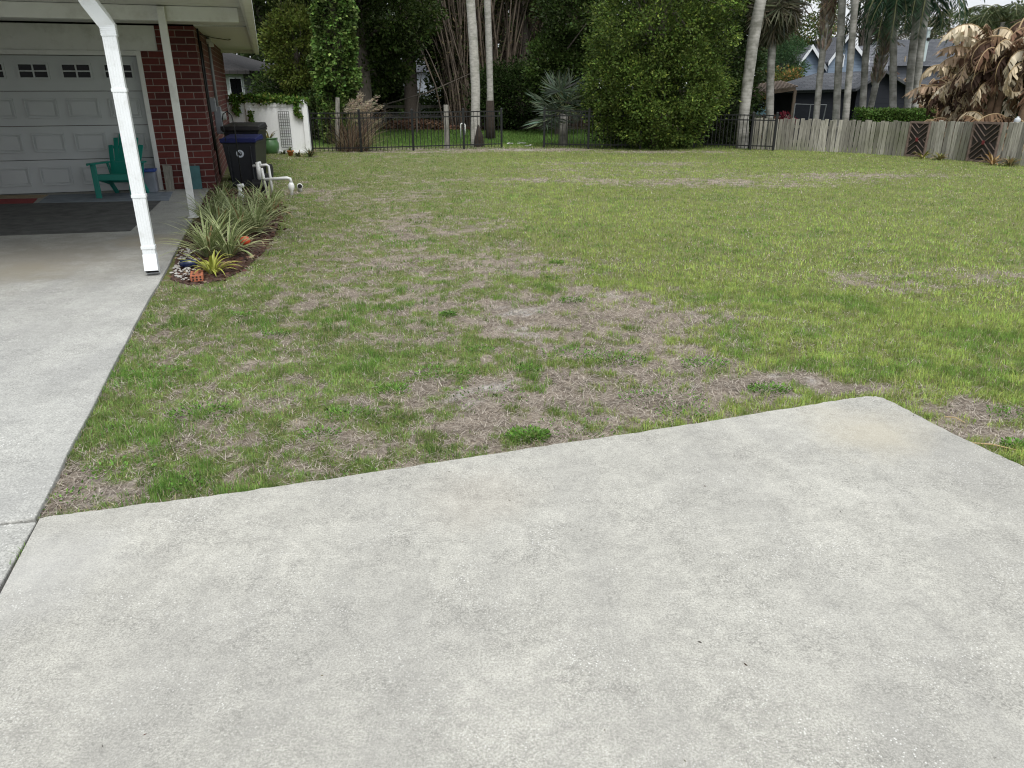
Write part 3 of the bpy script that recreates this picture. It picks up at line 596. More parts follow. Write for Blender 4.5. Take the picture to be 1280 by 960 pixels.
# shepherd hook
c = at(305, 250, -.03); sh = [(0, 0, 0), (0, 0, 1.15), (-.02, 0, 1.3), (-.08, 0, 1.36), (-.15, 0, 1.32), (-.17, 0, 1.24)]
o = MB().tube([(x, y, z-.02) for x, y, z in sh], .009, 6).tube([(-.17, 0, 1.22), (-.165, 0, .9)], .006, 5).build('garden_hook', dark, smooth=True, label='thin black metal garden hook standing before the bins', cat='garden hook'); o.location = c
# pump with white pipes
pvc = mat('pvc_white', (.74, .75, .74), .35, .03, 5, dirt=(.6, .58, .52), dscale=6)
Y0 = at(335, 244, -.03).y
pr = empty('well_pump', tuple(at(325, 243, -.03)), label='black well pump with white pipes beside the bins', cat='pump')
def pp(x, y, Y=None): return Vector(atY(x, y, Y or Y0))-pr.location
MB().tube([pp(317, 231), pp(331, 230)], .09, 14).box(pp(317, 231).x, pp(331, 230).x, -.08, .08, 0, .08).build('motor', mat('pump_black', (.013, .013, .015), .4), pr, bevel=.01)
MB().tube([pp(316, 207.5), pp(333, 206), pp(335.5, 207.5), pp(338, 222), pp(341.5, 245)], .021, 10).build('pipe', pvc, pr, smooth=True)
MB().tube([pp(322, 203), pp(325, 224)], .038, 12).tube([pp(327, 210), pp(334, 243)], .022, 10).tube([pp(320, 205), pp(326, 204)], .030, 10).build('pipe', pvc, pr, smooth=True)
MB().tube([pp(329, 224.5), pp(359, 222.5), pp(362.5, 223.5), pp(364, 228)], .026, 10).tube([pp(364, 228), pp(364, 231), pp(364, 235), pp(364.5, 238), pp(364.5, 244)], [.028, .05, .055, .03, .03], 12).build('pipe', pvc, pr, smooth=True)
Y1 = Y0-.9; q0 = at(303, 258, -.03)
o = MB().tube([(0, 0, 0), (0, 0, .12), (0, 0, .13), (0, 0, .2), (0, 0, .21), (-.01, 0, .33)], [.028, .028, .045, .045, .028, .03], 12).tube([(-.02, 0, .3), (.06, 0, .31)], .03, 10).build('pipe_riser', pvc, smooth=True, label='short white pipe riser among the striped leaves before the bins', cat='pipe'); o.location = q0
q0 = at(375, 239, -.03); o = MB().tube([(0, 0, -.02), (0, 0, .05), (.01, -.03, .09), (.03, -.09, .095)], [.04, .04, .045, .05], 14, cap=True).build('drain_elbow', pvc, smooth=True, label='white pipe elbow poking out of the lawn right of the pump', cat='pipe'); o.location = q0
MB().tube([(.031, -.092, .095), (.032, -.0945, .095)], .038, 14).build('pipe_mouth', MATS['dark_inside'], o)

# ------------------------------------------------------------------ planting bed
def mulchmat():
    return mat('mulch', (.06, .030, .022), .95, .5, 60, 1, 60, dirt=(.13, .085, .06), dscale=30)
mul = MB(); bedp = bed[::-1]
a_ = sum((bed[i][0]*bed[(i+1) % len(bed)][1]-bed[(i+1) % len(bed)][0]*bed[i][1]) for i in range(len(bed)))
MB().prism(bed if a_ > 0 else bed[::-1], -.08, -.012).build('mulch_bed', mulchmat(), kind='structure', label='dark red-brown mulch bed along the driveway edge', bevel=.01)
N = 15000; X = RS.rand(N)*3.7-5.7; Y = 6.3+RS.rand(N)*7.2; ok = inpoly(X-np.abs(RS.normal(size=N))*.05, Y, bed) & (hc(X, Y)[0] > EDGE_U+.03); X, Y = X[ok], Y[ok]; N = len(X)
d = RS.normal(size=(N, 3)); d[:, 2] *= .3
leafcloud('bark_chips', np.stack([X, Y, np.full(N, -.008)+.012*RS.rand(N)], 1), d, .03+.05*RS.rand(N), .35, jcol((.09, .048, .035), N, .4, .06, (.24, .18, .12), .15), kind='stuff', m=leafmat('chips', 0, .9, .1), label='scattered bark chips covering the planting bed')
# pebbles
v = []; f = []; ico = [(1, 0, 0), (-1, 0, 0), (0, 1, 0), (0, -1, 0), (0, 0, 1), (0, 0, -1), (.6, .6, .45), (-.6, .6, .45), (-.6, -.6, .45), (.6, -.6, .45)]
peb = MB()
for i in range(150):
    t = random.random()**.7; c = at(228+random.gauss(0, 6)+6*t, 349-36*t+random.gauss(0, 3), -.01)
    if inpoly(np.array([c.x]), np.array([c.y]), bed)[0]:
        r = random.uniform(.008, .022); a = random.random()*3; pts = []
        for (zz, rr) in ((-.6, .6), (0, 1), (.5, .75), (.75, .3)): pts.append((zz*r*.6, rr*r))
        k = len(peb.v)
        for zz, rr in pts:
            for j_ in range(6): peb.v.append((c.x+rr*cos(a+j_*pi/3)*1.3, c.y+rr*sin(a+j_*pi/3), zz+c.z+.006))
        for ii in range(3):
            for j_ in range(6): peb.f.append((k+ii*6+j_, k+ii*6+(j_+1) % 6, k+(ii+1)*6+(j_+1) % 6, k+(ii+1)*6+j_))
        peb.f.append(tuple(k+18+j_ for j_ in range(6)))
peb.build('pebbles', mat('pebble_white', (.42, .41, .38), .7, .25, 30), kind='stuff', smooth=True, label='white pebbles between the driveway edge and the mulch')
def strap_plant(name, label, base, nl, ln, wd, c_in, c_edge, group=None, spread=1.0, cat='plant', up=.9, m=None, dead=.05, deadc=(.35, .25, .12)):
    root = empty(name, base, label=label, cat=cat, group=group); vs = []; fs = []; cs = []; S = 6
    for i in range(nl):
        a = random.random()*2*pi; l = ln*random.uniform(.6, 1.1); el_ = random.uniform(.25, up*1.5); x = y = 0; px, py, pz = cos(a)*.03, sin(a)*.03, 0; e = min(1.5, el_+.35); w = wd*random.uniform(.7, 1.2)
        isd = random.random() < dead; k = len(vs); droop = random.uniform(.15, .33)*spread; da = random.uniform(-.08, .08)
        for s_ in range(S+1):
            t = s_/S; ww = w*(1-t**2.2)*(.6+.8*min(1, t*3))/1.4+.001; sx, sy = -sin(a)*ww/2, cos(a)*ww/2
            fold = ww*.25
            for q, z_ in ((-1, fold), (-.42, fold*.35), (.42, fold*.35), (1, fold)): vs.append((px+sx*q, py+sy*q, pz+z_))
            bright = random.uniform(.9, 1.1)
            ce = deadc if isd else c_edge; cm = deadc if isd else c_in
            cs += [ce, cm, cm, ce]
            px += cos(a)*cos(e)*l/S; py += sin(a)*cos(e)*l/S; pz += sin(e)*l/S; e -= droop; a += da
        for s_ in range(S):
            for q in range(3): b0 = k+s_*4+q; fs.append((b0, b0+1, b0+5, b0+4))
    npmesh('leaves', np.array(vs), np.array(fs), m or leafmat('strap_leaf', .15, .45, .3), np.array(cs)*(1+RS.normal(size=(len(cs), 1))*.08), root, smooth=True)
    MB().tube([(0, 0, -.04), (0, 0, .05)], [.05, .03], 8).build('stem', mat('plant_stem', (.12, .12, .05), .8), root)
    return root
GI, GE = (.15, .22, .07), (.62, .62, .36)
cl = [(262, 322, 'in front of the others, nearest the blue ornament'), (287, 322, 'right of the small yellow plant'), (278, 300, 'on the driveway side beside the carport post'), (303, 297, 'just behind the orange-red ball'), (322, 292, 'on the lawn edge of the bed'), (266, 283, 'at the driveway edge behind the post foot'), (295, 278, 'in the middle of the bed before the pipe riser'), (322, 270, 'in front of the white pump pipes'), (278, 262, 'at the back near the brick corner'), (340, 272, 'rightmost, spilling onto the lawn')]
for i, (x, y, w) in enumerate(cl):
    strap_plant('striped_plant', 'clump of cream-striped narrow leaves '+w, tuple(at(x, y, -.02)), 90, .56 if y > 265 else .48, .023, GI, GE, group='striped-leaved clumps along the driveway', up=.95, spread=.78)
strap_plant('yellow_plant', 'small yellow-green plant beside the holed brick', tuple(at(266, 343, -.02)), 34, .33, .032, (.26, .30, .05), (.52, .50, .12), cat='plant', up=.9)
strap_plant('yellow_plant', 'yellow-green plant half hidden in the striped leaves', tuple(at(300, 268, -.02)), 20, .25, .03, (.22, .24, .05), (.40, .38, .10), cat='plant')
c = at(307, 306, -.01); o = MB().lathe([(.01, 0), (.045, .01), (.06, .04), (.055, .07), (.03, .095), (.008, .10)], 18).build('garden_ball', mat('orange_glaze', (.55, .075, .03), .3), smooth=True, label='orange-red rounded ornament under the striped leaves', cat='ornament'); o.location = c
c = at(247, 349, -.012); o = empty('holed_brick', tuple(c), radians(20), label='orange brick with round holes at the front of the bed', cat='brick')
br = MB().box(-.055, .055, -.10, .10, 0, .06).build('brick_body', mat('orange_brick', (.36, .12, .06), .85, .2, 20, .3, 80), o, bevel=.003)
hl = MB()
for i in range(3):
    for k in range(2):
        MB().tube([(-.025+k*.05, -.06+i*.06, .0602), (-.025+k*.05, -.06+i*.06, .0612)], .014, 10).build('hole', MATS['dark_inside'], o)
hl2 = MB()
for i in range(3): 
    for k in range(2): MB().tube([(-.032+i*.032, -.1006, .018+k*.024), (-.032+i*.032, -.1014, .018+k*.024)], .009, 8).build('hole', MATS['dark_inside'], o)
o.scale = (1, 1, 1)
c = at(236, 335, -.01); o = MB().tube([(-.085, 0, .04), (-.07, .0, .04), (0, .01, .045), (.06, .02, .04), (.085, .02, .04)], [.015, .038, .046, .034, .012], 14).build('glazed_ornament', mat('blue_glaze', (.008, .016, .055), .2), smooth=True, label='dark blue glazed ornament lying on the pebbles', cat='ornament'); o.location = c

ps, ds, sz = [], [], []
for i in range(110):
    x = random.uniform(-2.2, 2.6); y = random.uniform(1.2, 3.8)
    if random.random() < .6:
        a_, b_ = random.choice(list(zip(P[:-1], P[1:]))); t = random.random(); x = a_[0]+(b_[0]-a_[0])*t+random.gauss(0, .02); y = a_[1]+(b_[1]-a_[1])*t-abs(random.gauss(0, .05))
    if inpoly(np.array([x]), np.array([y]), pad)[0]: ps.append((x, y, .002)); ds.append((random.gauss(0, 1), random.gauss(0, 1), .04)); sz.append(random.uniform(.005, .02))
leafcloud('dead_clippings', np.array(ps), np.array(ds), np.array(sz), .3, jcol((.10, .08, .05), len(ps), .4, .1, (.03, .025, .02), .4), m=leafmat('chips', 0, .9, .1), kind='stuff', label='tiny dead clippings and specks scattered on the concrete pad')
# ================================================================== VINYL FENCE (left back)
YF = 21.2; vf = empty('vinyl_fence', tuple(at(352, 190)), label='white vinyl privacy fence behind the bins', cat='fence'); ox = vf.location
vw = mat('vinyl_white', (.82, .84, .85), .35, .02, 3, dirt=(.72, .75, .72), dscale=1.5)
def fp(x, y, Y=YF): return Vector(atY(x, y, Y))-ox
zb = -.08; zt = fp(350, 128.5).z
vf_l, vf_m, vf_r = fp(262, 190).x, fp(317.5, 190).x, fp(386.5, 190).x
vf.location = (vf.location.x, YF, vf.location.z); ox = vf.location
m_ = MB(); xx = vf_l
while xx < vf_r-.06:
    x2 = min(xx+.15, vf_r-.06); m_.box(xx+.004, x2-.004, -.018+.006, .018, zb+.1, zt-.09); m_.box(xx, x2, -.008, .012, zb+.1, zt-.09); xx = x2
m_.build('panel', vw, vf)
MB().box(vf_l, vf_r, -.03, .03, zt-.1, zt).build('rail', vw, vf, bevel=.006); MB().box(vf_l, vf_r, -.03, .03, zb, zb+.14).build('rail', vw, vf, bevel=.006)
for x in (vf_m, vf_r):
    po = MB().box(x-.065, x+.065, -.065, .065, zb, zt+.06).build('post', vw, vf, bevel=.006)
    MB().add([(x-.08, -.08, zt+.06), (x+.08, -.08, zt+.06), (x+.08, .08, zt+.06), (x-.08, .08, zt+.06), (x, 0, zt+.12)], [(0, 3, 2, 1), (0, 1, 4), (1, 2, 4), (2, 3, 4), (3, 0, 4)]).build('post_cap', vw, po)
# trellis
tx0, tx1, tz0, tz1 = fp(348.5, 139).x, fp(361.5, 139).x, fp(355, 184).z, fp(355, 139).z
m_ = MB()
for i in range(6): x = tx0+(tx1-tx0)*i/5; m_.box(x-.006, x+.006, -.085, -.075, tz0, tz1)
for i in range(14): z = tz0+(tz1-tz0)*i/13; m_.box(tx0, tx1, -.095, -.086, z-.006, z+.006)
o = m_.build('trellis', mat('trellis_grey', (.10, .11, .11), .7), label='narrow dark wire trellis leaning on the white vinyl fence', cat='trellis'); o.location = vf.location
# vines on the fence
def vine(label, xs0, xs1, ys0, ys1, n, Y, droops=()):
    b = atY((xs0+xs1)/2, 190, Y); base = Vector((b.x, Y, float(gz(b.x, Y))))
    r = empty('fence_vine', tuple(base), label=label, cat='vine'); ps = []
    for i in range(n):
        x = random.uniform(xs0, xs1); y = random.triangular(ys0, ys1, (ys0+ys1)/2); ps.append(atY(x, y, Y+random.uniform(-.15, .2)))
    stem = []
    for (x0_, y0_, x1_, y1_, k) in droops:
        for i in range(k): t = random.random(); ps.append(atY(x0_+(x1_-x0_)*t+random.gauss(0, 1.5), y0_+(y1_-y0_)*t, Y-.12+random.uniform(-.05, .05)))
    p = np.array([list(q-base) for q in ps]); leafcloud('leaves', p, RS.normal(size=p.shape)+np.array([[0, -.4, .2]]), .05+.06*RS.rand(len(p)), .75, jcol((.09, .17, .03), len(p), .3, .08, (.2, .22, .05), .15), r)
    MB().tube([Vector(atY(xs0+2, 126, Y))-base, Vector(atY((xs0+xs1)/2, 124, Y))-base, Vector(atY(xs1-2, 127, Y))-base], .012, 5).tube([Vector((0, .1, -.05)), Vector(atY((xs0+xs1)/2, 124, Y+.1))-base], .014, 5).build('stem', TRUNK(), r)
vine('leafy green vine draped over the left bay of the white fence', 287, 352, 118, 131, 1500, YF+.05, ((294, 128, 297, 143, 260), (313.5, 140, 314.5, 158, 160)))
vine('leafy green vine hanging down the right bay of the white fence', 352, 386, 121, 131, 700, YF+.05, ((370, 128, 372, 144, 160), (372, 143, 378, 147, 60)))
# pots in front of the fence
c = at(341, 191); c.y -= .2; r = empty('glazed_pot', tuple(c), label='big green glazed pot with a straggly plant before the white fence', cat='plant pot')
MB().lathe([(.13, -.02), (.20, .03), (.25, .16), (.25, .26), (.21, .35), (.20, .37), (.23, .39), (.23, .41), (.19, .41), (.18, .37)], 24).build('pot', mat('green_glaze', (.07, .16, .06), .3), r, smooth=True)
sp = strap_plant('plant', None, (0, 0, .36), 22, .42, .04, (.26, .24, .06), (.38, .32, .10), up=.7, dead=.3, cat=None); sp.parent = r
c = at(363.5, 195); r = empty('flower_pot', tuple(c), label='small orange clay pot at the foot of the white fence', cat='plant pot')
MB().lathe([(.05, 0), (.085, .11), (.095, .11), (.095, .14), (.08, .14), (.075, .12)], 16).build('pot', mat('clay', (.45, .16, .05), .7), r, smooth=True)
sp = strap_plant('plant', None, (0, 0, .11), 16, .16, .03, (.10, .14, .04), (.14, .18, .06), cat=None); sp.parent = r
strap_plant('garden_plant', 'spiky dark green plant at the foot of the fence right of the clay pot', tuple(at(388, 196)), 50, .32, .03, (.05, .07, .03), (.09, .10, .05), cat='plant', up=.9, dead=.2)
strap_plant('garden_plant', 'low grey-green plant between the clay pot and the green pot', tuple(at(354, 193)), 30, .2, .03, (.06, .08, .04), (.10, .11, .06), cat='plant', up=.9)
strap_plant('garden_plant', 'low plant just right of the small clay pot', tuple(at(373, 196)), 34, .2, .03, (.07, .09, .04), (.13, .12, .07), cat='plant', up=.9, dead=.3)

# ================================================================== BLACK FENCE
def black_fence(name, label, bpts, htop, posts, cat='fence', group=None, pk=.105):
    P0 = at(*bpts[0]); r = empty(name, tuple(P0), label=label, cat=cat, group=group)
    W = [at(*b)-P0 for b in bpts]
    pick = MB(); rail = MB()
    for a, b in zip(W[:-1], W[1:]):
        n = max(1, int((b-a).length/pk))
        for i in range(n+1):
            p = a.lerp(b, i/n); pick.box(p.x-.008, p.x+.008, p.y-.008, p.y+.008, p.z+.04, p.z+htop)
        for h in (.12, htop-.02, htop-.15): rail.bar(a+Vector((0, 0, h)), b+Vector((0, 0, h)), .03, .03)
    pick.build('pickets', dark, r)
    for h in (.12, htop-.02, htop-.15):
        rail = MB()
        for a, b in zip(W[:-1], W[1:]): rail.bar(a+Vector((0, 0, h)), b+Vector((0, 0, h)), .03, .03)
        rail.build('rail', dark, r)
    for px in posts:
        for a, b, pa, pb in zip(W[:-1], W[1:], bpts[:-1], bpts[1:]):
            if pa[0] <= px <= pb[0]:
                p = a.lerp(b, (px-pa[0])/(pb[0]-pa[0])); po = MB().box(p.x-.03, p.x+.03, p.y-.03, p.y+.03, p.z-.1, p.z+htop+.05).build('post', dark, r); MB().add([(p.x-.036, p.y-.036, p.z+htop+.05), (p.x+.036, p.y-.036, p.z+htop+.05), (p.x+.036, p.y+.036, p.z+htop+.05), (p.x-.036, p.y+.036, p.z+htop+.05), (p.x, p.y, p.z+htop+.08)], [(0, 3, 2, 1), (0, 1, 4), (1, 2, 4), (2, 3, 4), (3, 0, 4)]).build('post_cap', dark, po); break
    return r
def hgt(x, yb, yt): b = at(x, yb); return atY(x, yt, b.y).z-b.z
hF = hgt(517, 188.5, 139.5)
black_fence('metal_fence', 'black metal picket fence left of the open gateway', [(390, 191), (452, 190.5), (517, 188.5), (580, 186.5), (627, 185)], hF, [391, 452, 517, 580, 627])
hF2 = hgt(735, 186, 138)
black_fence('metal_fence', 'black metal fence panel right of the gateway beside the big bush', [(680, 185), (735, 186.5), (800, 186.5)], hF2, [680, 735, 800])
black_fence('metal_fence', 'black metal picket fence between the big bush and the wooden fence', [(866, 185), (935, 187.5), (967, 188.5)], hgt(930, 187.5, 143), [867, 937, 966])
# wood post, white pipe
def simple_post(name, label, cat, px, yb, yt, r, m, lean=0): 
    b = at(px, yb); t_ = atY(px+lean, yt, b.y)-b; o = MB().tube([(0, 0, -.1), tuple(t_*.5), tuple(t_)], [r*1.1, r, r*.95], 10).build(name, m, smooth=False, label=label, cat=cat); o.location = b; return o
gw = mat('grey_wood', (.26, .25, .22), .9, .3, 8, .5, 40, stretch=(8, 8, 1), dirt=(.10, .10, .08), dscale=3)
simple_post('wood_post', 'grey wooden post standing behind the black fence', 'post', 559, 186, 131, .075, gw, -1.5)
simple_post('broken_post', 'broken grey post beside the dry grass clump', 'post', 422, 188, 122, .06, gw)
b = at(576, 172); o = MB().tube([(0, 0, -.05), (0, 0, .42), (.03, 0, .47), (.13, 0, .47), (.16, 0, .42), (.16, 0, .1)], .03, 8).build('bent_pipe', pvc, smooth=True, label='white U-shaped pipe behind the black fence', cat='pipe'); o.location = b
# debris at the gateway
for i, (x, y, s_, lab) in enumerate(((637, 181, .10, 'crumpled white litter left in the gateway'), (652, 180, .13, 'pale broken bits piled in the middle of the gateway'), (661, 183, .09, 'small white scrap on the soil in the gateway'))):
    m_ = MB(); 
    for k in range(9):
        a = random.random()*6.28; x_, y_ = random.uniform(-s_, s_), random.uniform(-s_, s_); z_ = random.uniform(.0, .04)
        m_.add([(x_+.06*cos(a+q*1.6)*random.uniform(.5, 1), y_+.06*sin(a+q*1.6), z_+random.uniform(0, .03)) for q in range(4)], [(0, 1, 2, 3)])
    o = m_.build('litter', mat('litter_white', (.55, .55, .52), .8), label=lab, cat='litter'); o.location = at(x, y); md = o.modifiers.new('s', 'SOLIDIFY'); md.thickness = .008
# dry sticks on the right lawn
for (x0_, y0_, x1_, y1_, lab) in ((1200, 556, 1278, 567, 'dry tan stick lying on soil at the right edge of the pad'), (1180, 524, 1206, 531, 'short dry twig on the bare soil beyond the pad corner'), (1150, 535, 1166, 538, 'tiny twig beside the right edge of the pad')):
    a = at(x0_, y0_); b = at(x1_, y1_); mid = (a+b)/2+Vector((0, 0, .012)); o = MB().tube([(0, 0, .015), tuple(mid-a+Vector((0, 0, .015))), tuple(b-a+Vector((0, 0, .012)))], [.004, .004, .002], 6).build('stick', mat('straw', (.38, .28, .15), .8), label=lab, cat='stick'); o.location = a

# ================================================================== WOODEN FENCE (right back)
wf_px = [(958, 188), (1010, 189), (1060, 191), (1100, 193.5), (1131, 195.5)]
def wood_seg(parent, P0, a, b, ha, hb):
    m_ = MB(); L_ = (b-a).length; n = max(1, int(L_/.108)); t = (b-a).normalized(); nr = Vector((-t.y, t.x, 0))
    for i in range(n):
        p = a.lerp(b, i/n); q = a.lerp(b, (i+.87)/n); h = ha+(hb-ha)*i/n+random.gauss(0, .012); tilt = random.gauss(0, .012); off = random.gauss(0, .006)
        A = p+nr*off; B = q+nr*(off+random.gauss(0, .004)); th_ = nr*.02; up = Vector((0, 0, h)); tl = t*tilt
        dz = Vector((0, 0, .0)); m_.add([A, B, B+th_, A+th_, A+up+tl, B+up+tl+Vector((0, 0, random.gauss(0, .008))), B+th_+up+tl, A+th_+up+tl], [(0, 3, 2, 1), (4, 5, 6, 7), (0, 1, 5, 4), (1, 2, 6, 5), (2, 3, 7, 6), (3, 0, 4, 7)])
    m_.build('picket_panel', gwood, parent)
    MB().bar(a+nr*.05+Vector((0, 0, .25)), b+nr*.05+Vector((0, 0, .25)), .04, .08).build('rail', gwood, parent); MB().bar(a+nr*.05+Vector((0, 0, ha-.2)), b+nr*.05+Vector((0, 0, hb-.2)), .04, .08).build('rail', gwood, parent)
def gwoodmat():
    m, nt, b = nodes_of('picket_wood'); N = nt.nodes; tc = N.new('ShaderNodeTexCoord'); geo = N.new('ShaderNodeNewGeometry')
    mp = N.new('ShaderNodeMapping'); mp.inputs['Scale'].default_value = (14, 14, 1.2); L(nt, tc.outputs['Object'], mp.inputs[0])
    n = N.new('ShaderNodeTexNoise'); n.inputs['Scale'].default_value = 2.5; n.inputs['Detail'].default_value = 8; n.inputs['Roughness'].default_value = .7; L(nt, mp.outputs[0], n.inputs['Vector'])
    r = N.new('ShaderNodeValToRGB'); e = r.color_ramp.elements; e[0].position = .28; e[0].color = (.09, .085, .07, 1); e[1].position = .7; e[1].color = (.42, .40, .355, 1); L(nt, n.outputs['Fac'], r.inputs[0])
    ra = N.new('ShaderNodeValToRGB'); ra.color_ramp.elements[0].color = (.5, .5, .48, 1); ra.color_ramp.elements[1].color = (1.35, 1.35, 1.32, 1); L(nt, geo.outputs['Random Per Island'], ra.inputs[0])
    mx = N.new('ShaderNodeMixRGB'); mx.blend_type = 'MULTIPLY'; mx.inputs[0].default_value = 1; L(nt, r.outputs[0], mx.inputs[1]); L(nt, ra.outputs[0], mx.inputs[2])
    n2 = N.new('ShaderNodeTexNoise'); n2.inputs['Scale'].default_value = 1.0; n2.inputs['Detail'].default_value = 6; L(nt, tc.outputs['Object'], n2.inputs['Vector']); r2 = N.new('ShaderNodeValToRGB'); r2.color_ramp.elements[0].position = .5; r2.color_ramp.elements[1].position = .7; L(nt, n2.outputs['Fac'], r2.inputs[0])
    m2 = N.new('ShaderNodeMixRGB'); mu = N.new('ShaderNodeMath'); mu.operation = 'MULTIPLY'; mu.inputs[1].default_value = .55; L(nt, r2.outputs[0], mu.inputs[0]); L(nt, mu.outputs[0], m2.inputs[0]); L(nt, mx.outputs[0], m2.inputs[1]); m2.inputs[2].default_value = (.13, .14, .075, 1)
    L(nt, m2.outputs[0], b.inputs['Base Color']); b.inputs['Roughness'].default_value = .9; return m
gwood = gwoodmat()
P0 = at(1045, 190.5); WF = empty('wooden_fence', tuple(P0), label='weathered grey wooden picket fence with two diagonal-slat panels', cat='fence')
def wfseg(x0, y0, x1, y1, t0, t1):
    a = at(x0, y0); b = at(x1, y1); ha = atY(x0, t0, a.y).z-a.z; hb = atY(x1, t1, b.y).z-b.z; wood_seg(WF, P0, a-P0, b-P0, ha, hb)
for (x0, y0, x1, y1, t0, t1) in ((936, 186.5, 1010, 189, 147, 149.5), (1010, 189, 1070, 191.5, 149.5, 151), (1070, 191.5, 1130, 195.5, 151, 152), (1155, 197, 1206, 201.5, 152, 152.5), (1243, 204.5, 1300, 209.5, 152.5, 153)): wfseg(x0, y0, x1, y1, t0, t1)
dwood = mat('dark_slat', (.085, .06, .045), .85, .3, 8, .4, 40); redm = mat('faded_red', (.13, .018, .02), .8); lgw = mat('light_slat', (.15, .11, .09), .9, .3, 8)
def lattice(x0, y0, x1, y1, t0, t1, lab):
    a = at(x0, y0)-P0; b = at(x1, y1)-P0; h = (atY(x0, t0, at(x0, y0).y).z-at(x0, y0).z+atY(x1, t1, at(x1, y1).y).z-at(x1, y1).z)/2; L_ = (b-a).length; t = (b-a).normalized(); nr = Vector((t.y, -t.x, 0))
    lp = empty('lattice_panel', (0, 0, 0)); lp.parent = WF; lp['label'] = lab
    pt = lambda s_, z, o=0: a+t*s_+nr*o+Vector((0, 0, z))
    m_ = MB(); m_.add([pt(0, 0, -.02), pt(L_, 0, -.02), pt(L_, h, -.02), pt(0, h, -.02)], [(0, 1, 2, 3)]); m_.build('backing', mat('dark_back', (.035, .03, .025), .95), lp)
    m_ = MB(); w = .05
    m_.bar(pt(0, 0), pt(0, h), w, .04).bar(pt(L_, 0), pt(L_, h), w, .04).bar(pt(0, h-.02), pt(L_, h-.02), .04, w).bar(pt(0, .03), pt(L_, .03), .04, w); m_.build('panel_frame', lgw, lp)
    m_ = MB(); sp = .14; cx, cz = L_/2, h/2; W2, H2 = L_/2-.03, h/2-.03
    # each quarter has slats that point away from the middle, giving nested chevrons
    for qx in (-1, 1):
        for qz in (-1, 1):
            sl = 1 if qx*qz > 0 else -1
            c0 = -2.0
            ks = np.arange(-12, 12)*sp
            for k in ks:
                pts = []
                # line: dz = dx' + k in quarter-local coords (dx',dz' >= 0)
                x_a = max(0, -k); z_a = x_a+k; x_b = min(W2, H2-k); z_b = x_b+k
                if x_b-x_a > .03 and z_a >= -1e-6: m_.bar(pt(cx+qx*x_a, cz+qz*z_a, .012), pt(cx+qx*x_b, cz+qz*z_b, .012), .012, .042, up=tuple(nr))
    m_.build('slats', lgw, lp)
    m_ = MB(); m_.bar(pt(cx, cz-.045, .032), pt(cx, cz+.045, .032), .06, .02, up=tuple(nr)); m_.build('center_piece', redm, lp)
lattice(1131, 195.5, 1154, 197, 152, 152, 'narrow panel of diagonal brown slats with a red middle, nearer the bush')
lattice(1208, 201.7, 1241, 204.5, 152.5, 152.5, 'wide panel of diagonal brown slats with a red middle')
# plants at its foot
for (x, y, lab, ci, ce, n_, l_) in ((1153, 198.5, 'yellow-green spiky plant at the foot of the narrow slat panel', (.20, .22, .05), (.33, .32, .08), 22, .32), (1174, 200, 'yellowish tuft at the fence foot between the two slat panels', (.17, .19, .06), (.28, .26, .09), 40, .26),
                             (1240, 206, 'dry tan and orange plant at the foot of the wide slat panel', (.30, .17, .06), (.36, .25, .12), 26, .40), (1262, 208, 'grey-green weed tuft at the far right of the fence foot', (.09, .11, .05), (.2, .18, .1), 40, .3)):
    strap_plant('fence_foot_plant', lab, tuple(at(x, y)), n_, l_, .045, ci, ce, cat='plant', dead=.25, up=.8)
b = at(1238, 205); 
o = MB().tube([(0, 0, .03), (.25, -.2, .12), (.6, -.3, .05), (1.0, -.5, .03)], [.012, .01, .008, .004], 5).tube([(.25, -.2, .12), (.5, .0, .3), (.7, .1, .32)], [.008, .006, .003], 5).tube([(.1, -.1, .08), (.3, -.4, .03)], .006, 5).build('fallen_branch', mat('dry_branch', (.17, .13, .10), .9), label='bare fallen branch before the wide slat panel', cat='branch'); o.location = b

# ================================================================== TREES AND PLANTS BEYOND
def gp(px, Y):                                   # ground place under picture column px at depth Y
    p = atY(px, 110, Y); return (p.x, Y, float(gz(p.x, Y)))
S_ = lambda Y: Y*cos(PITCH)*1.05/FPX            # metres per pixel near the horizon at depth Y
# ivy-clad trunk
Yi = 25.0; b = gp(418, Yi); r = empty('ivy_tree', b, label='tall tree trunk wrapped in bright green ivy left of the dark woods', cat='tree')
N = 26000; t = RS.rand(N); z = -.0+t*6.8; a = RS.rand(N)*2*pi; wv = np.interp(z, [0, .6, 1.6, 3, 4.5, 7], [.34, .45, .62, .66, .60, .7]); n_ = fbm(a*1.2+3, z, 1.6, 4, 3)
rr = wv*(.35+1.25*n_)*(.75+.25*RS.rand(N)); cx = .05*z-.05
p = np.stack([cx+rr*np.cos(a), rr*np.sin(a)*.8, z], 1); d = np.stack([np.cos(a), np.sin(a), -.6+.5*RS.rand(N)], 1)+RS.normal(size=(N, 3))*.4
cn = (.3+1.3*ss((fbm(a*2, z, 2.6, 14, 3)-.25)/.5))[:, None]
leafcloud('ivy_leaves', p, d, .07+.07*RS.rand(N), .85, jcol((.085, .145, .035), N, .28, .08, (.16, .22, .06), .15)*cn, r)
MB().tube([(0, 0, -.3), (.02, 0, 2), (.2, 0, 5), (.35, 0, 9)], [.38, .3, .28, .2], 10).build('trunk', TRUNK(), r, smooth=True)
p, d, ci, cc, _ = crown_points([(.4, .3, 8.5, 2.2, 2.2, 1.6, 1)], 7000, .5); leafcloud('crown', p, d, .12+.08*RS.rand(len(p)), .6, jcol((.05, .09, .02), len(p)), r)

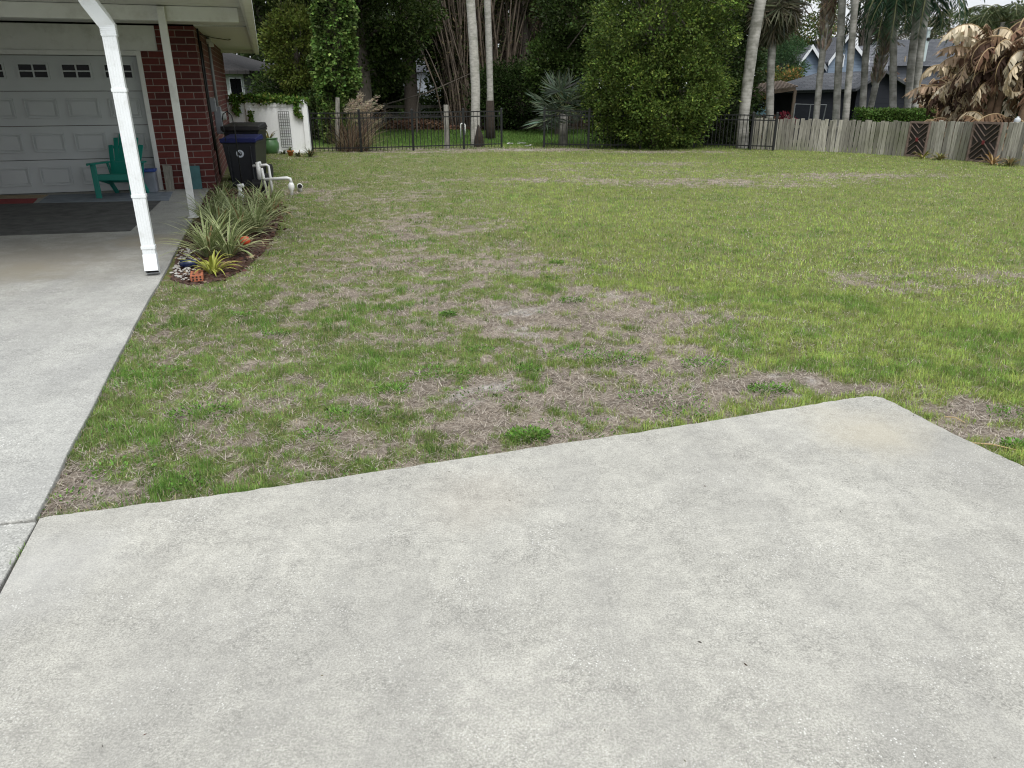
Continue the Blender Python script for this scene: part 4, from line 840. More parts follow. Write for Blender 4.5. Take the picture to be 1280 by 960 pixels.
# dry ornamental grass on the fence
b = at(438, 190.5); b.y += .35; base = b; r = empty('dry_grass_clump', tuple(b), label='large clump of dry tan ornamental grass leaning over the black fence', cat='plant')
vs, fs, cs = [], [], []
for i in range(900):
    a = random.random()*2*pi; rb = random.uniform(0, .42); l = random.choice((random.uniform(.3, .8), random.uniform(.7, 1.8))); e = random.uniform(.45, 1.5); x, y, z = rb*cos(a), rb*sin(a)*.6, 0; k = len(vs); w = random.uniform(.010, .02); aa = random.gauss(.35, 1.0) if random.random() < .6 else a
    green = random.random() < .12; cb = np.array((.12, .16, .05)) if green else np.array((.16, .10, .075))*random.uniform(.5, 1.5) if random.random() < .55 else np.array((.38, .31, .21))*random.uniform(.6, 1.3)
    if z < .4: pass
    for s_ in range(6):
        t = s_/5; vs += [(x-w*(1-t)*.5, y, z), (x+w*(1-t)*.5, y-.004, z)]; cs += [cb*(.7+.5*t)]*2
        x += cos(aa)*cos(e)*l/5; y += sin(aa)*cos(e)*l/5*.6; z += sin(e)*l/5; e -= random.uniform(.08, .30)*(l/1.5)
    for s_ in range(5): fs.append((k+2*s_, k+2*s_+1, k+2*s_+3, k+2*s_+2))
npmesh('leaves', np.array(vs), np.array(fs), leafmat('dry_leaf', .2, .8, .1), np.array(cs), r)
vs = []
pc, pd = [], []
for i in range(30):
    a = Vector((random.uniform(-.2, .3), random.uniform(-.1, .1), random.uniform(.9, 1.2))); e = a+Vector((random.uniform(.15, .7), random.uniform(-.1, .1), random.uniform(-.25, .45)))
    for k in range(60): t = random.random(); q = a.lerp(e, t); pc.append((q.x+random.gauss(0, .02), q.y+random.gauss(0, .02), q.z+random.gauss(0, .02))); pd.append(((e-a).x+random.gauss(0, .2), random.gauss(0, .2), (e-a).z+random.gauss(0, .2)-.1))
leafcloud('plumes', np.array(pc), np.array(pd), np.full(len(pc), .09), .14, jcol((.40, .34, .25), len(pc), .3), r)

def bk(label, px, Y, th, tr, blobs, n, leaf, col, name='broadleaf_tree', **k):
    return tree(name, label, gp(px, Y), th, tr, blobs, n, leaf, col=col, group='trees and bushes of the dark woods', **k)
DK = (.038, .062, .016)
bk('oak with long crooked limbs and sky showing through, beyond the house eave', 345, 31, 5.5, .28, [(-1.0, 0, 5.6, 3.2, 2.5, 1.8, 1.0), (.3, .5, 4.1, 1.9, 2, 1.0, .7), (-.3, 0, 8, 3, 3, 2, .8)], 22000, .14, (.045, .070, .018), clump=.45, lean=(.6, 0), nb=26)
bk('yellow-green bushy tree right beside the ivy-clad trunk', 376, 28, 3.0, .12, [(0, 0, 2.9, 1.05, 1.0, 1.5, 1), (.35, 0, 1.7, .7, .8, .9, .5)], 16000, .11, (.105, .135, .028), clump=.35)
bk('dark bush in front of the grey neighbouring roof', 348, 29, 1.6, .10, [(.2, 0, 1.5, 1.1, .9, .75, 1)], 6000, .11, DK)
bk('low dark shrub behind the white vinyl fence corner', 398, 27, 1.0, .10, [(0, 0, .8, .8, .8, .9, 1)], 6000, .10, DK)
bk('large dark tree with a thick trunk just right of the ivy', 452, 29.5, 6, .30, [(-.4, 0, 6.3, 3.0, 2.5, 2.2, 1), (.8, .3, 4.2, 2.2, 1.6, 1.3, 1), (.3, 1, 2.7, 1.6, 1.4, 1.1, .5)], 30000, .14, (.042, .066, .016), clump=.5)
bk('broad dark tree hanging over the leaf pile', 512, 35, 7, .28, [(0, 0, 7, 4, 3, 2.5, 1), (-.6, 0, 4.3, 2.6, 2, 1.3, 1), (1.8, .4, 3.6, 1.2, 1.5, 1.3, .6), (-2.4, .4, 2.2, 1.1, 1.4, 1.3, .6)], 34000, .15, (.038, .058, .015), clump=.55)
bk('dark understory tree left of the pale far building', 483, 38, 3, .16, [(-.4, 0, 2.0, 1.0, 1.3, 1.9, 1)], 13000, .14, DK)
bk('dark tree whose crown closes the woods just above the pale building', 565, 43, 5, .2, [(-1.8, 0, 4.4, 2.0, 1.3, 1.35, 1), (-1.5, 0, 6.5, 2.5, 1.3, 1.6, .6)], 16000, .15, DK, nb=0)
bk('low dark shrub below the pale building', 524, 44, .8, .1, [(0, 0, .55, 1.6, .7, .62, 1)], 7000, .13, DK)
bk('dark understory tree behind the two pale palm trunks', 580, 39, 4, .2, [(0, 0, 2.2, 1.7, 1.6, 2.4, 1), (.3, 0, 5, 2.0, 2, 1.5, .5)], 24000, .15, DK)
bk('dark shrubs under the bamboo', 650, 33, 1.8, .12, [(0, 0, 1.3, 2.0, 1.2, 1.3, 1)], 17000, .12, (.032, .056, .015))
bk('dark green tree rising behind the fan palm', 700, 30, 4, .16, [(0, 0, 2.2, 1.3, 1.2, 1.6, 1), (.7, 0, 4.2, 1.5, 1.5, 1.6, .9)], 30000, .12, (.046, .076, .018), clump=.4)
bk('brownish green tree leaning over the bamboo', 655, 35, 6, .2, [(.6, 0, 5.8, 2.2, 1.8, 1.3, 1)], 12000, .13, (.06, .075, .025), clump=.45)
bk('tall dark tree behind the big round bush', 800, 31, 6, .25, [(0, 0, 5.5, 3.0, 2, 2.6, 1), (2.0, 0, 3.0, 2.0, 1.4, 2.2, .8)], 30000, .14, (.042, .066, .018), clump=.5)
bk('dark tree between the big bush and the leaning palm trunk', 905, 29, 5, .2, [(0, 0, 3.6, 1.3, 1.3, 2.8, 1), (.2, 0, 1.2, 1.0, 1, 1.2, .5)], 22000, .12, (.045, .074, .02), clump=.4)
bk('small dark shrub filling the corner behind the black fence', 905, 24.3, .8, .06, [(0, 0, .6, 1.0, .6, .75, 1)], 9000, .09, (.035, .05, .02), clump=.3)
# woodland mass closing the view
N = 60000; xx_ = RS.rand(N)*80-42; yy_ = 50+RS.rand(N)*10; hh = 5+4*fbm(xx_, 0*xx_, .12, 6, 3)+1.5*fbm(xx_, 0*xx_, .9, 16, 3); hh = np.where(xx_ > 14, hh*.55, hh); z = RS.rand(N)**.8*hh; hole = fbm(xx_, z*1.3, .6, 66, 3) > .40
q = np.stack([xx_, yy_, z-.6], 1)[hole]; leafcloud('woodland', q, RS.normal(size=q.shape), .35+.35*RS.rand(len(q)), .7, jcol((.040, .060, .020), len(q), .3), kind='stuff', label='dark mass of distant woods closing the view behind the yards')

# bamboo
def bamboo(label, px, Y, n, w, lean):
    b = gp(px, Y); r = empty('bamboo_clump', b, label=label, cat='bamboo', group='bamboo clumps behind the palms'); mb = MB(); lp, ld = [], []
    for i in range(n):
        x = random.gauss(0, w); y = random.gauss(0, w*.7); hh = random.uniform(7, 11); lx = random.gauss(lean, .16)+x*.12; ly = random.gauss(0, .06); rr = random.uniform(.016, .04)
        pts = [(x+lx*(t**1.6)*hh, y+ly*t*hh, t*hh-.1) for t in (0, .2, .4, .6, .8, 1)]
        mb.tube(pts, [rr, rr, rr*.95, rr*.8, rr*.6, rr*.3], 5, cap=False)
        for k in range(34):
            t = random.uniform(.12, 1); j_ = min(4, int(t*5)); q = Vector(pts[j_]).lerp(Vector(pts[j_+1]), t*5-j_); lp.append((q.x+random.gauss(0, .25), q.y+random.gauss(0, .25), q.z+random.gauss(0, .2))); ld.append((random.gauss(0, 1), random.gauss(0, 1), random.gauss(-.4, .6)))
    mb.build('culms', bamb, r)
    leafcloud('leaves', np.array(lp), np.array(ld), .16+.12*RS.rand(len(lp)), .16, jcol((.10, .085, .045), len(lp), .3, .08, (.06, .09, .03), .4), r)
bamb = mat('bamboo_culm', (.115, .09, .068), .6, .5, 3, stretch=(1, 1, .6))
for a_ in (('bamboo clump just left of the taller palm trunk, culms leaning left', 585, 34, 60, .5, -.10), ('bamboo clump right behind the two pale palm trunks', 622, 35, 110, .9, .0), ('dense bamboo clump in the middle of the woods', 668, 36, 120, .9, .03), ('bamboo clump leaning right behind the fan palm', 715, 37, 80, .8, .10)): bamboo(*a_)

# big round bush
b = at(828, 190); b.y += 1.5; r0 = b
tree('evergreen_bush', 'very large rounded evergreen bush in the middle of the back fence', tuple(b), 4.6, .16,
     [(0, 0, 1.6, 2.0, 1.6, 1.55, 1.2), (-.35, 0, 3.2, 1.75, 1.6, 1.7, 1.2), (.45, 0, 3.7, 1.75, 1.6, 1.9, 1.2), (1.0, .1, 2.2, 1.2, 1.3, 1.5, .7), (-1.0, .0, 1.5, 1.05, 1.2, 1.2, .7), (-.2, 0, .7, 1.7, 1.3, .7, .7), (0, 0, 5.6, 1.5, 1.4, 1.5, .6)],
     105000, .085, .55, (.085, .130, .028), (.20, .25, .05), .09, .34, .42, lean=(.1, 0), nb=30, cat='bush', shell=.62, per=90)

# ---- palms
ptr = mat('palm_trunk_pale', (.36, .35, .32), .9, .25, 9, .6, 30, stretch=(1, 1, 2.5), dirt=(.16, .17, .13), dscale=1.6)
def ringtrunk():
    m, nt, b = nodes_of('palm_trunk_ringed'); N = nt.nodes; tc = N.new('ShaderNodeTexCoord'); wv = N.new('ShaderNodeTexWave'); wv.bands_direction = 'Z'; wv.inputs['Scale'].default_value = 3.2; wv.inputs['Distortion'].default_value = 6; wv.inputs['Detail'].default_value = 3; L(nt, tc.outputs['Object'], wv.inputs[0])
    r = N.new('ShaderNodeValToRGB'); r.color_ramp.elements[0].color = (.28, .27, .25, 1); r.color_ramp.elements[0].position = .0; r.color_ramp.elements[1].color = (.32, .31, .29, 1); r.color_ramp.elements[1].position = .35; L(nt, wv.outputs['Fac'], r.inputs[0])
    n = N.new('ShaderNodeTexNoise'); n.inputs['Scale'].default_value = 4; n.inputs['Detail'].default_value = 8; L(nt, tc.outputs['Object'], n.inputs[0]); r2 = N.new('ShaderNodeValToRGB'); r2.color_ramp.elements[0].position = .3; r2.color_ramp.elements[0].color = (.38, .39, .35, 1); r2.color_ramp.elements[1].position = .65; r2.color_ramp.elements[1].color = (1.2, 1.2, 1.2, 1); L(nt, n.outputs['Fac'], r2.inputs[0])
    mx = N.new('ShaderNodeMixRGB'); mx.blend_type = 'MULTIPLY'; mx.inputs[0].default_value = 1; L(nt, r.outputs[0], mx.inputs[1]); L(nt, r2.outputs[0], mx.inputs[2]); L(nt, mx.outputs[0], b.inputs['Base Color']); b.inputs['Roughness'].default_value = .9
    bp = N.new('ShaderNodeBump'); bp.inputs['Distance'].default_value = .02; bp.inputs['Strength'].default_value = .12; L(nt, wv.outputs['Fac'], bp.inputs['Height']); L(nt, bp.outputs[0], b.inputs['Normal']); return m
prg = ringtrunk()
def feather(parent, top, n, ln, col, droop=1.0, pet=.0, dens=44, ll=.42, name='fronds', elr=(.1, 1.3), azs=None):
    ps, ds, sz, cs, nn = [], [], [], [], []; mb = MB()
    for i in range(n):
        a = azs[i] if azs else 2*pi*i/n+random.uniform(-.25, .25); e = random.uniform(*elr); l = ln*random.uniform(.85, 1.1); q = Vector(top); pts = [tuple(q)]; S = 9; side = Vector((-sin(a), cos(a), 0))
        for s_ in range(S):
            d = Vector((cos(a)*cos(e), sin(a)*cos(e), sin(e))); q2 = q+d*l/S
            for k in range(dens//S+1):
                t = (s_+random.random())/S
                if t < .12: continue
                w = q.lerp(q2, random.random()); L_ = ll*(1-abs(t-.45)*1.1)*random.uniform(.8, 1.1)
                for sg in (-1, 1):
                    dd = side*sg+d*.55+Vector((0, 0, -.55*droop+random.gauss(0, .12))); ps.append(tuple(w)); ds.append(tuple(dd)); sz.append(max(.08, L_))
            q = q2; pts.append(tuple(q)); e -= .20*droop*random.uniform(.8, 1.2)
        mb.tube(pts, [.022-.0018*j_ for j_ in range(len(pts))], 5)
    ps = np.array(ps); leafcloud(name, ps, np.array(ds), np.array(sz), .075, jcol(col, len(ps), .25), parent)
    mb.build('frond_stalks', mat('palm_stalk', (.12, .13, .05), .7), parent)
def fan(parent, top, n, pl, fl, col, name, elr, azs=None, blades_=22, wr=.07, hang=0):
    ps, ds, sz = [], [], []; mb = MB()
    for i in range(n):
        a = azs[i] if azs else random.random()*2*pi; e = random.uniform(*elr); p_ = pl*random.uniform(.7, 1.15); d = Vector((cos(a)*cos(e), sin(a)*cos(e), sin(e))); q = Vector(top); hub = q+d*p_+Vector((0, 0, -.12*p_)); mb.tube([tuple(q), tuple(q.lerp(hub, .5)+Vector((0, 0, .06*p_))), tuple(hub)], [.018, .013, .009], 5)
        dd = (d+Vector((0, 0, -hang))).normalized(); side = dd.cross(Vector((0, 0, 1))).normalized() if abs(dd.z) < .95 else Vector((1, 0, 0)); up = side.cross(dd)
        for k in range(blades_):
            th_ = (k/(blades_-1)-.5)*radians(210); w = dd*cos(th_)+side*sin(th_)+up*.18*cos(th_*2)+Vector((random.gauss(0, .05), random.gauss(0, .05), random.gauss(-.08, .05))); ps.append(tuple(hub)); ds.append(tuple(w)); sz.append(fl*random.uniform(.8, 1.05)*(1-.15*abs(th_)/2))
    ps = np.array(ps); leafcloud(name, ps, np.array(ds), np.array(sz), wr, jcol(col, len(ps), .22), parent, leafmat('fan_leaf', .15, .45))
    mb.build(name.replace('fronds', 'stalks'), mat('palm_stalk', (.12, .13, .05), .7), parent)
def palm(name, label, Y, pts, rpx, ztop, m, crown=None, group=None, flare=1.25):
    W = [Vector(atY(x, y, Y)) for x, y in pts]; z0 = float(gz(W[0].x, Y)); d = (W[1]-W[0]); 
    W = [W[0]+d*((z0-W[0].z)/d.z)]+W if W[0].z > z0+.1 else W
    d = W[-1]-W[-2]; e = W[-1]+d*((ztop-W[-1].z)/d.z); n = 4; W += [W[-1].lerp(e, (i+1)/n)+Vector((0, 0, 0)) for i in range(n)]
    base = W[0].copy(); base.z = z0; r = empty(name, tuple(base), label=label, cat='palm tree', group=group)
    pr_ = rpx*S_(Y); loc = [w-base for w in W]; loc[0].z = -.2
    # resample smooth
    fin = []; rad = []
    for i in range(len(loc)-1):
        for k in range(4): t = k/4; q = loc[i].lerp(loc[i+1], t); fin.append(tuple(q)); rad.append(pr_*(1+(flare-1)*max(0, 1-q.z/.8))*(1+random.gauss(0, .025)))
    fin.append(tuple(loc[-1])); rad.append(pr_*.8); MB().tube(fin, rad, 14).build('trunk', m, r, smooth=True)
    return r, loc[-1]
r, tp = palm('tall_palm', 'taller pale spotted palm trunk just behind the black fence', 23.6, [(594, 181), (594.5, 110), (591.5, 50), (588, 0)], 5.3, 9.5, ptr, flare=1.15)
feather(r, tp, 16, 3.0, (.05, .08, .02), dens=30); MB().tube([(.12, -.13, -.05), (.13, -.14, .3), (.1, -.1, .62)], [.16, .13, .03], 8).build('bark_wound', mat('dark_rot', (.03, .022, .016), .95, .4, 8), r)
r, tp = palm('tall_palm', 'slimmer pale palm trunk standing farther back with a dark foot', 27.5, [(613, 164), (612.5, 110), (611, 50), (609, 0)], 3.9, 9.5, ptr, flare=1.1)
feather(r, tp, 14, 3.0, (.05, .08, .02), dens=30); MB().tube([(0, 0, -.1), (0, 0, .5), (0, 0, 1.25)], [.19, .165, .135], 10).build('trunk_foot', mat('dark_rot', (.03, .022, .016), .95, .4, 8), r, smooth=True)
r, tp = palm('cabbage_palm', 'thick leaning grey palm trunk at the corner of the black and wooden fences', 22.9, [(928, 186), (929, 150), (935, 100), (941.5, 50), (951, 0)], 6.6, 8.5, prg, flare=1.2)
fan(r, tp, 24, 1.1, .9, (.05, .08, .03), 'fronds', (-.5, 1.4))
r, tp = palm('cabbage_palm', 'cabbage palm with a hanging skirt of grey dead fronds behind the leaning trunk', 28, [(962, 150), (963, 100), (965, 60)], 4.5, 4.9, prg)
fan(r, tp, 20, .9, .9, (.045, .075, .03), 'fronds', (-.3, 1.3)); fan(r, tp, 60, .85, .95, (.12, .115, .075), 'dead_fronds', (-1.45, -.75), hang=1.2); fan(r, tp+Vector((0, 0, -.8)), 40, .5, .8, (.10, .10, .06), 'lower_fronds', (-1.5, -1.0), hang=1.5)
# fan palm left of the bush
b = gp(706, 23.9); r = empty('fan_palm', b, label='low silvery fan palm beside the left flank of the big bush', cat='palm tree')
MB().tube([(0, 0, -.1), (0, 0, 1.05)], [.14, .12], 10).build('trunk', prg, r, smooth=True)
fan(r, (0, 0, 1.0), 24, .75, .75, (.095, .125, .085), 'fronds', (-.5, 1.35), blades_=26)
G = 'palm trunks behind the wooden fence'
PL = [('palm_with_boots', 'palm with brown split leaf bases at the top, leftmost behind the wooden fence', 27, [(1020, 148), (1025, 95), (1030, 50)], 3.7, 4.4, prg, 'boots'),
      ('palm', 'straight grey palm trunk in front of the dark shed wall, left of a close pair', 26.5, [(1045, 148), (1049, 70), (1053, 0)], 4.1, 7, prg, 'high'),
      ('palm', 'leaning grey palm trunk crossing the dark shed, right of a close pair', 26, [(1057, 148), (1063.5, 70), (1069, 0)], 3.9, 7.2, prg, 'high'),
      ('palm', 'grey palm trunk passing the right corner of the dark shed', 27, [(1078, 140), (1082, 70), (1088.5, 10)], 3.8, 6.2, prg, 'high'),
      ('palm_with_boots', 'leaning palm whose upper half is wrapped in tan split leaf bases', 27.5, [(1088, 136), (1096, 100), (1104, 65)], 3.6, 3.6, prg, 'boots'),
      ('palm', 'upright grey palm trunk with drooping dark green fronds beside the leaning booted one', 26.5, [(1116, 136), (1116.5, 90), (1117, 40)], 4.0, 4.4, prg, 'low'),
      ('palm', 'left trunk of the V-shaped pair left of the dead banana plants', 26, [(1135, 134), (1139, 80), (1145, 30)], 4.3, 4.5, prg, 'low'),
      ('palm', 'right trunk of the V-shaped pair left of the dead banana plants', 25.6, [(1143.5, 134), (1149, 80), (1155, 30)], 3.9, 4.6, prg, 'low')]
for nm, lb, Y, pts, rp, zt_, m_, kind in PL:
    r, tp = palm(nm, lb, Y, pts, rp, zt_, m_, group=G)
    if kind == 'high': feather(r, tp, 14, 2.6, (.035, .065, .025), dens=34)
    if kind == 'low': feather(r, tp, 17, 2.3, (.028, .060, .030), dens=54, ll=.5, elr=(-.1, 1.1), droop=1.1)
    if kind == 'boots':
        N = 900; ps, ds, sz = [], [], []; axis = tp.normalized()
        for i in range(150):
            t = random.uniform(.66 if zt_ > 4 else .5, 1.0); a = random.random()*2*pi; q = tp*t; d = Vector((cos(a)*.45, sin(a)*.45, 1)); rr = .10
            for k in range(3): ps.append((q.x+rr*cos(a+.2*k), q.y+rr*sin(a+.2*k), q.z)); ds.append(tuple(d+Vector((random.gauss(0, .1), random.gauss(0, .1), 0)))); sz.append(random.uniform(.2, .42))
        leafcloud('leaf_bases', np.array(ps), np.array(ds), np.array(sz), .16, jcol((.34, .29, .23), len(ps), .2), r, leafmat('dry_leaf', .2, .8, .1))
        feather(r, tp+Vector((0, 0, .4)), 11, 2.0, (.04, .075, .03), dens=40); feather(r, tp+Vector((0, 0, .35)), 7, 1.3, (.22, .17, .11), dens=40, name='dead_fronds', elr=(-1.3, -.8))
simple_post('leaning_pole', 'thin tan pole leaning among the palm trunks above the hedge', 'pole', 1117, 157, 70, .045, mat('pole_tan', (.28, .23, .17), .8, .2, 5), 15)
# queen palm and dark fronds over the bananas
b = gp(1232, 27); r = empty('palm', b, label='palm with drooping dark olive fronds over the dead banana plants at the right', cat='palm tree', group=G)
MB().tube([(0, 0, -.2), (.1, 0, 2.5), (.15, 0, 4.1)], [.17, .13, .12], 10).build('trunk', prg, r, smooth=True); feather(r, (.15, 0, 4.1), 24, 2.1, (.065, .085, .035), dens=60, ll=.5, elr=(-.3, 1.1), droop=1.2)

# dead banana plants
def banana(label, px, Y, h, nl, ll, cpal, green=0, grp='frost-killed banana plants behind the wooden fence', yb=None):
    b = gp(px, Y); r = empty('banana_plant', b, label=label, cat='banana plant', group=grp)
    vs, fs, cs = [], [], []; mb = MB(); st = MB(); ns = 3
    for j_ in range(ns):
        x, y = random.gauss(0, .25), random.gauss(0, .2); hh = h*random.uniform(.7, 1.05); lx = random.gauss(0, .12); st.tube([(x, y, -.1), (x+lx*.5, y, hh*.5), (x+lx, y, hh)], [.10, .085, .06], 9)
        for i in range(nl//ns):
            a = random.random()*2*pi; e = random.uniform(.5, 1.45); l = ll*random.uniform(.7, 1.15); z0 = hh*random.uniform(.55, 1); q = Vector((x+lx*z0/hh, y, z0)); isg = random.random() < green; base_c = np.array((.12, .22, .05)) if isg else np.array(random.choice(cpal)); S = 10; pts = [tuple(q)]; dr_ = random.uniform(.14, .5) if not isg else .12
            if isg: e = 1.2
            side = Vector((-sin(a), cos(a), 0)); 
            for s_ in range(S):
                d = Vector((cos(a)*cos(e), sin(a)*cos(e), sin(e))); q2 = q+d*l/S; t = (s_+.5)/S
                if t > .12:
                    for sg in (-1, 1):
                        for k in range(2):
                            m0 = q.lerp(q2, k/2+.03); m1 = q.lerp(q2, k/2+.5); wd = .27*sin(pi*min(1, t*1.05+.05))**.6*(random.uniform(.7, 1.2) if not isg else 1); sag = random.uniform(.3, 1.6) if not isg else random.uniform(.05, .25)
                            w = (side*sg*random.uniform(.5, 1)+Vector((0, 0, -sag))+d*random.uniform(-.2, .4)).normalized(); w2 = (w+Vector((random.gauss(0, .25), random.gauss(0, .25), -sag*.6))).normalized(); kk = len(vs)
                            A = m0; B = m1; C1 = m1+w*wd*.5; D = m0+w*wd*.5; E_ = m1+w*wd*.5+w2*wd*.55+d*random.gauss(0, .03); F_ = m0+w*wd*.5+w2*wd*.5
                            vs += [tuple(v_) for v_ in (A, B, C1, D, E_, F_)]; fs += [(kk, kk+1, kk+2, kk+3), (kk+3, kk+2, kk+4, kk+5)]; f_ = random.uniform(.65, 1.3); cs += [base_c*f_]*6
                q = q2; pts.append(tuple(q)); e -= dr_*random.uniform(.7, 1.3)
            mb.tube(pts, [.024-.002*j for j in range(len(pts))], 5)
    npmesh('leaves', np.array(vs), np.array(fs), leafmat('dry_leaf', .2, .8, .1), np.array(cs), r)
    mb.build('leaf_ribs', mat('dry_rib', (.33, .24, .13), .8), r); st.build('stem', mat('banana_stem', (.17, .11, .07), .9, .4, 6), r, smooth=True)
CP = [(.26, .16, .105), (.42, .31, .22), (.13, .075, .05), (.66, .58, .44), (.52, .43, .30), (.20, .12, .08), (.08, .05, .038), (.16, .10, .06), (.09, .055, .04)]
for a_ in (('shrivelled brown banana plant just right of the clipped hedge', 1178, 21.3, .8, 9, .9, CP), ('brown banana plant behind the narrow fence stretch between the slat panels', 1200, 21.8, 2.0, 27, 1.5, CP), ('tall dead banana plant with a big arching tan leaf', 1222, 21.2, 3.1, 39, 1.6, CP),
           ('dead banana plant above the wide slat panel with a few green leaves', 1250, 20.4, 3.3, 39, 1.6, CP, .05), ('dead banana plant at the right edge of the picture with one green leaf', 1276, 19.9, 3.2, 36, 1.6, CP, .07), ('low broken brown banana plant in front of the taller ones', 1243, 19.6, .9, 21, 1.0, CP),
           ('low dead banana plant at the far right behind the fence', 1282, 19.0, .8, 18, .9, CP)): banana(*a_)
for a_ in (('dead banana plant beside the gable of the dark shed', 1075, 34, 2.3, 21, 1.4, CP), ('dead banana plant between the shed roof and the V-shaped palms', 1100, 34.5, 2.4, 24, 1.4, CP), ('dead banana plant in front of the blue house gable', 1028, 37.5, 2.6, 12, 1.2, CP), ('brown banana plant under the grey roof just right of the V-shaped palms', 1160, 31, 1.9, 24, 1.3, CP), ('ragged brown banana plant between the hedge end and the grey roof', 1186, 30.5, 2.1, 27, 1.3, CP), ('brown banana plant behind the V-shaped palm pair', 1128, 34, 2.3, 24, 1.4, CP), ('pale brown banana plant left of the big dead ones', 1165, 33, 2.2, 27, 1.5, CP), ('tall brown banana plant rising above the others to the grey roof', 1206, 26, 3.7, 33, 1.4, CP)): banana(*a_, grp='frost-killed banana plants farther back')
# hedge
b = gp(1122, 25); HX = (atY(1079, 110, 25).x-b[0], atY(1166, 110, 25).x-b[0]); ht = atY(1122, 137, 25).z-b[2]
N = 20000; p = np.stack([HX[0]+(HX[1]-HX[0])*RS.rand(N), RS.rand(N)*1.0-.5, RS.rand(N)**.5*ht], 1); p[:, 2] += (fbm(p[:, 0], p[:, 1], 3, 9, 2)-.5)*.14
r = empty('hedge', b, label='low clipped green hedge behind the fence between the palm trunks', cat='hedge'); leafcloud('foliage', p, RS.normal(size=(N, 3))+np.array([[0, -.3, .6]]), .05+.04*RS.rand(N), .6, jcol((.075, .135, .028), N, .3), r)
MB().box(HX[0]+.2, HX[1]-.2, -.2, .2, -.1, ht*.6).build('branches', mat('hedge_inner', (.03, .03, .015), .95), r)
# leaf pile and far litter
b = gp(518, 34); N = 7000; p = np.stack([RS.normal(size=N)*1.4, RS.normal(size=N)*.5, 0*RS.rand(N)], 1); p[:, 2] = .35*np.exp(-(p[:, 0]/1.8)**2)*RS.rand(N)
o = leafcloud('leaf_pile', p, RS.normal(size=(N, 3))*np.array([[1, 1, .4]]), .10+.08*RS.rand(N), .5, jcol((.16, .10, .065), N, .3), m=leafmat('dry_leaf', .2, .8, .1), kind='stuff', label='low pile of raked brown leaves under the dark trees'); o.location = b
# bare sapling and fallen limb
b = gp(519, 31); o = MB().tube([(0, 0, -.05), (.02, 0, .8), (.16, 0, 1.5), (.28, 0, 2.3)], [.035, .03, .022, .01], 6).tube([(.16, 0, 1.5), (-.05, 0, 2.0)], [.014, .006], 5).build('bare_sapling', mat('sapling', (.14, .12, .10), .9), label='thin bare sapling in front of the pale gap in the woods', cat='tree'); o.location = b
a = atY(484, 130, 32); e = atY(588, 92, 32); b = Vector((a.x-.4, 32, float(gz(a.x, 32)))); o = MB().tube([(0, 0, .05), tuple(a-b), tuple((a+e)/2-b+Vector((0, 0, -.12))), tuple(e-b)], [.035, .03, .025, .012], 6).build('fallen_limb', mat('sapling', (.14, .12, .10), .9), label='long bare limb slanting up across the dark woods', cat='branch'); o.location = b
# low far fence
b = gp(545, 36.5); o = empty('rail_fence', b, label='low grey rail fence behind the leaf pile', cat='fence'); MB().box(-2.4, 2.6, -.03, .03, .78, .90).build('rail', gw, o); MB().box(-2.4, 2.6, -.03, .03, .40, .50).build('rail', gw, o)
for x in (-2.4, -.8, .9, 2.5): MB().box(x-.06, x+.06, -.06, .0-.032, -.1, 1.0).build('post', gw, o)

# right far trees, lighter with sky gaps
def rk(label, px, Y, *a, **k): return tree('broadleaf_tree', label, gp(px, Y), *a, group='garden trees round the blue house', **k)
rk('airy light green tree above the small teal gable', 985, 47, 7, .2, [(0, 0, 5.6, 2.2, 2, 2.0, 1), (-.3, 0, 3.4, 2.2, 2, 1.3, 1)], 20000, .15, .6, (.085, .12, .035), (.20, .15, .06), .12, .5)
rk('rusty-tinged shrub behind the wooden trellis', 975, 36, 2.2, .1, [(0, 0, 2.0, 1.3, 1.1, .9, 1)], 9000, .11, .6, (.085, .11, .03), (.26, .15, .05), .25, .35)
rk('pale leafless-looking tree behind the roof of the blue house', 1068, 54, 7, .22, [(0, 0, 7.2, 4.2, 2.5, 1.9, 1), (2.5, 0, 5.8, 2.4, 2, 1.5, .8)], 14000, .15, .5, (.10, .11, .06), (.22, .17, .12), .3, .45, nb=40)
rk('mid green tree behind the chimney of the grey-roofed house', 1175, 58, 6, .22, [(0, 0, 5.2, 3.6, 2.5, 1.9, 1), (3.5, 0, 5.6, 2.6, 2.5, 1.8, .8)], 18000, .17, .5, (.085, .11, .045), (.20, .17, .09), .15, .5, nb=30)
rk('tree beyond the dead bananas at the right edge', 1270, 50, 6, .22, [(0, 0, 4.6, 3.2, 2.5, 2.6, 1)], 16000, .17, .5, (.07, .095, .04), None, 0, .5, nb=30)
rk('blue-green feathery bush left of the blue house gable', 985, 40.5, 3, .12, [(-.3, 0, 3.3, .9, .8, 1.2, 1)], 9000, .13, .25, (.05, .10, .04), None, 0, .35)
rk('dark bush between the leaning palm and the teal gable', 915, 34, 3, .14, [(.2, 0, 2.6, 1.2, 1.2, 1.9, 1)], 12000, .12, .6, (.04, .065, .025), None, 0, .4)

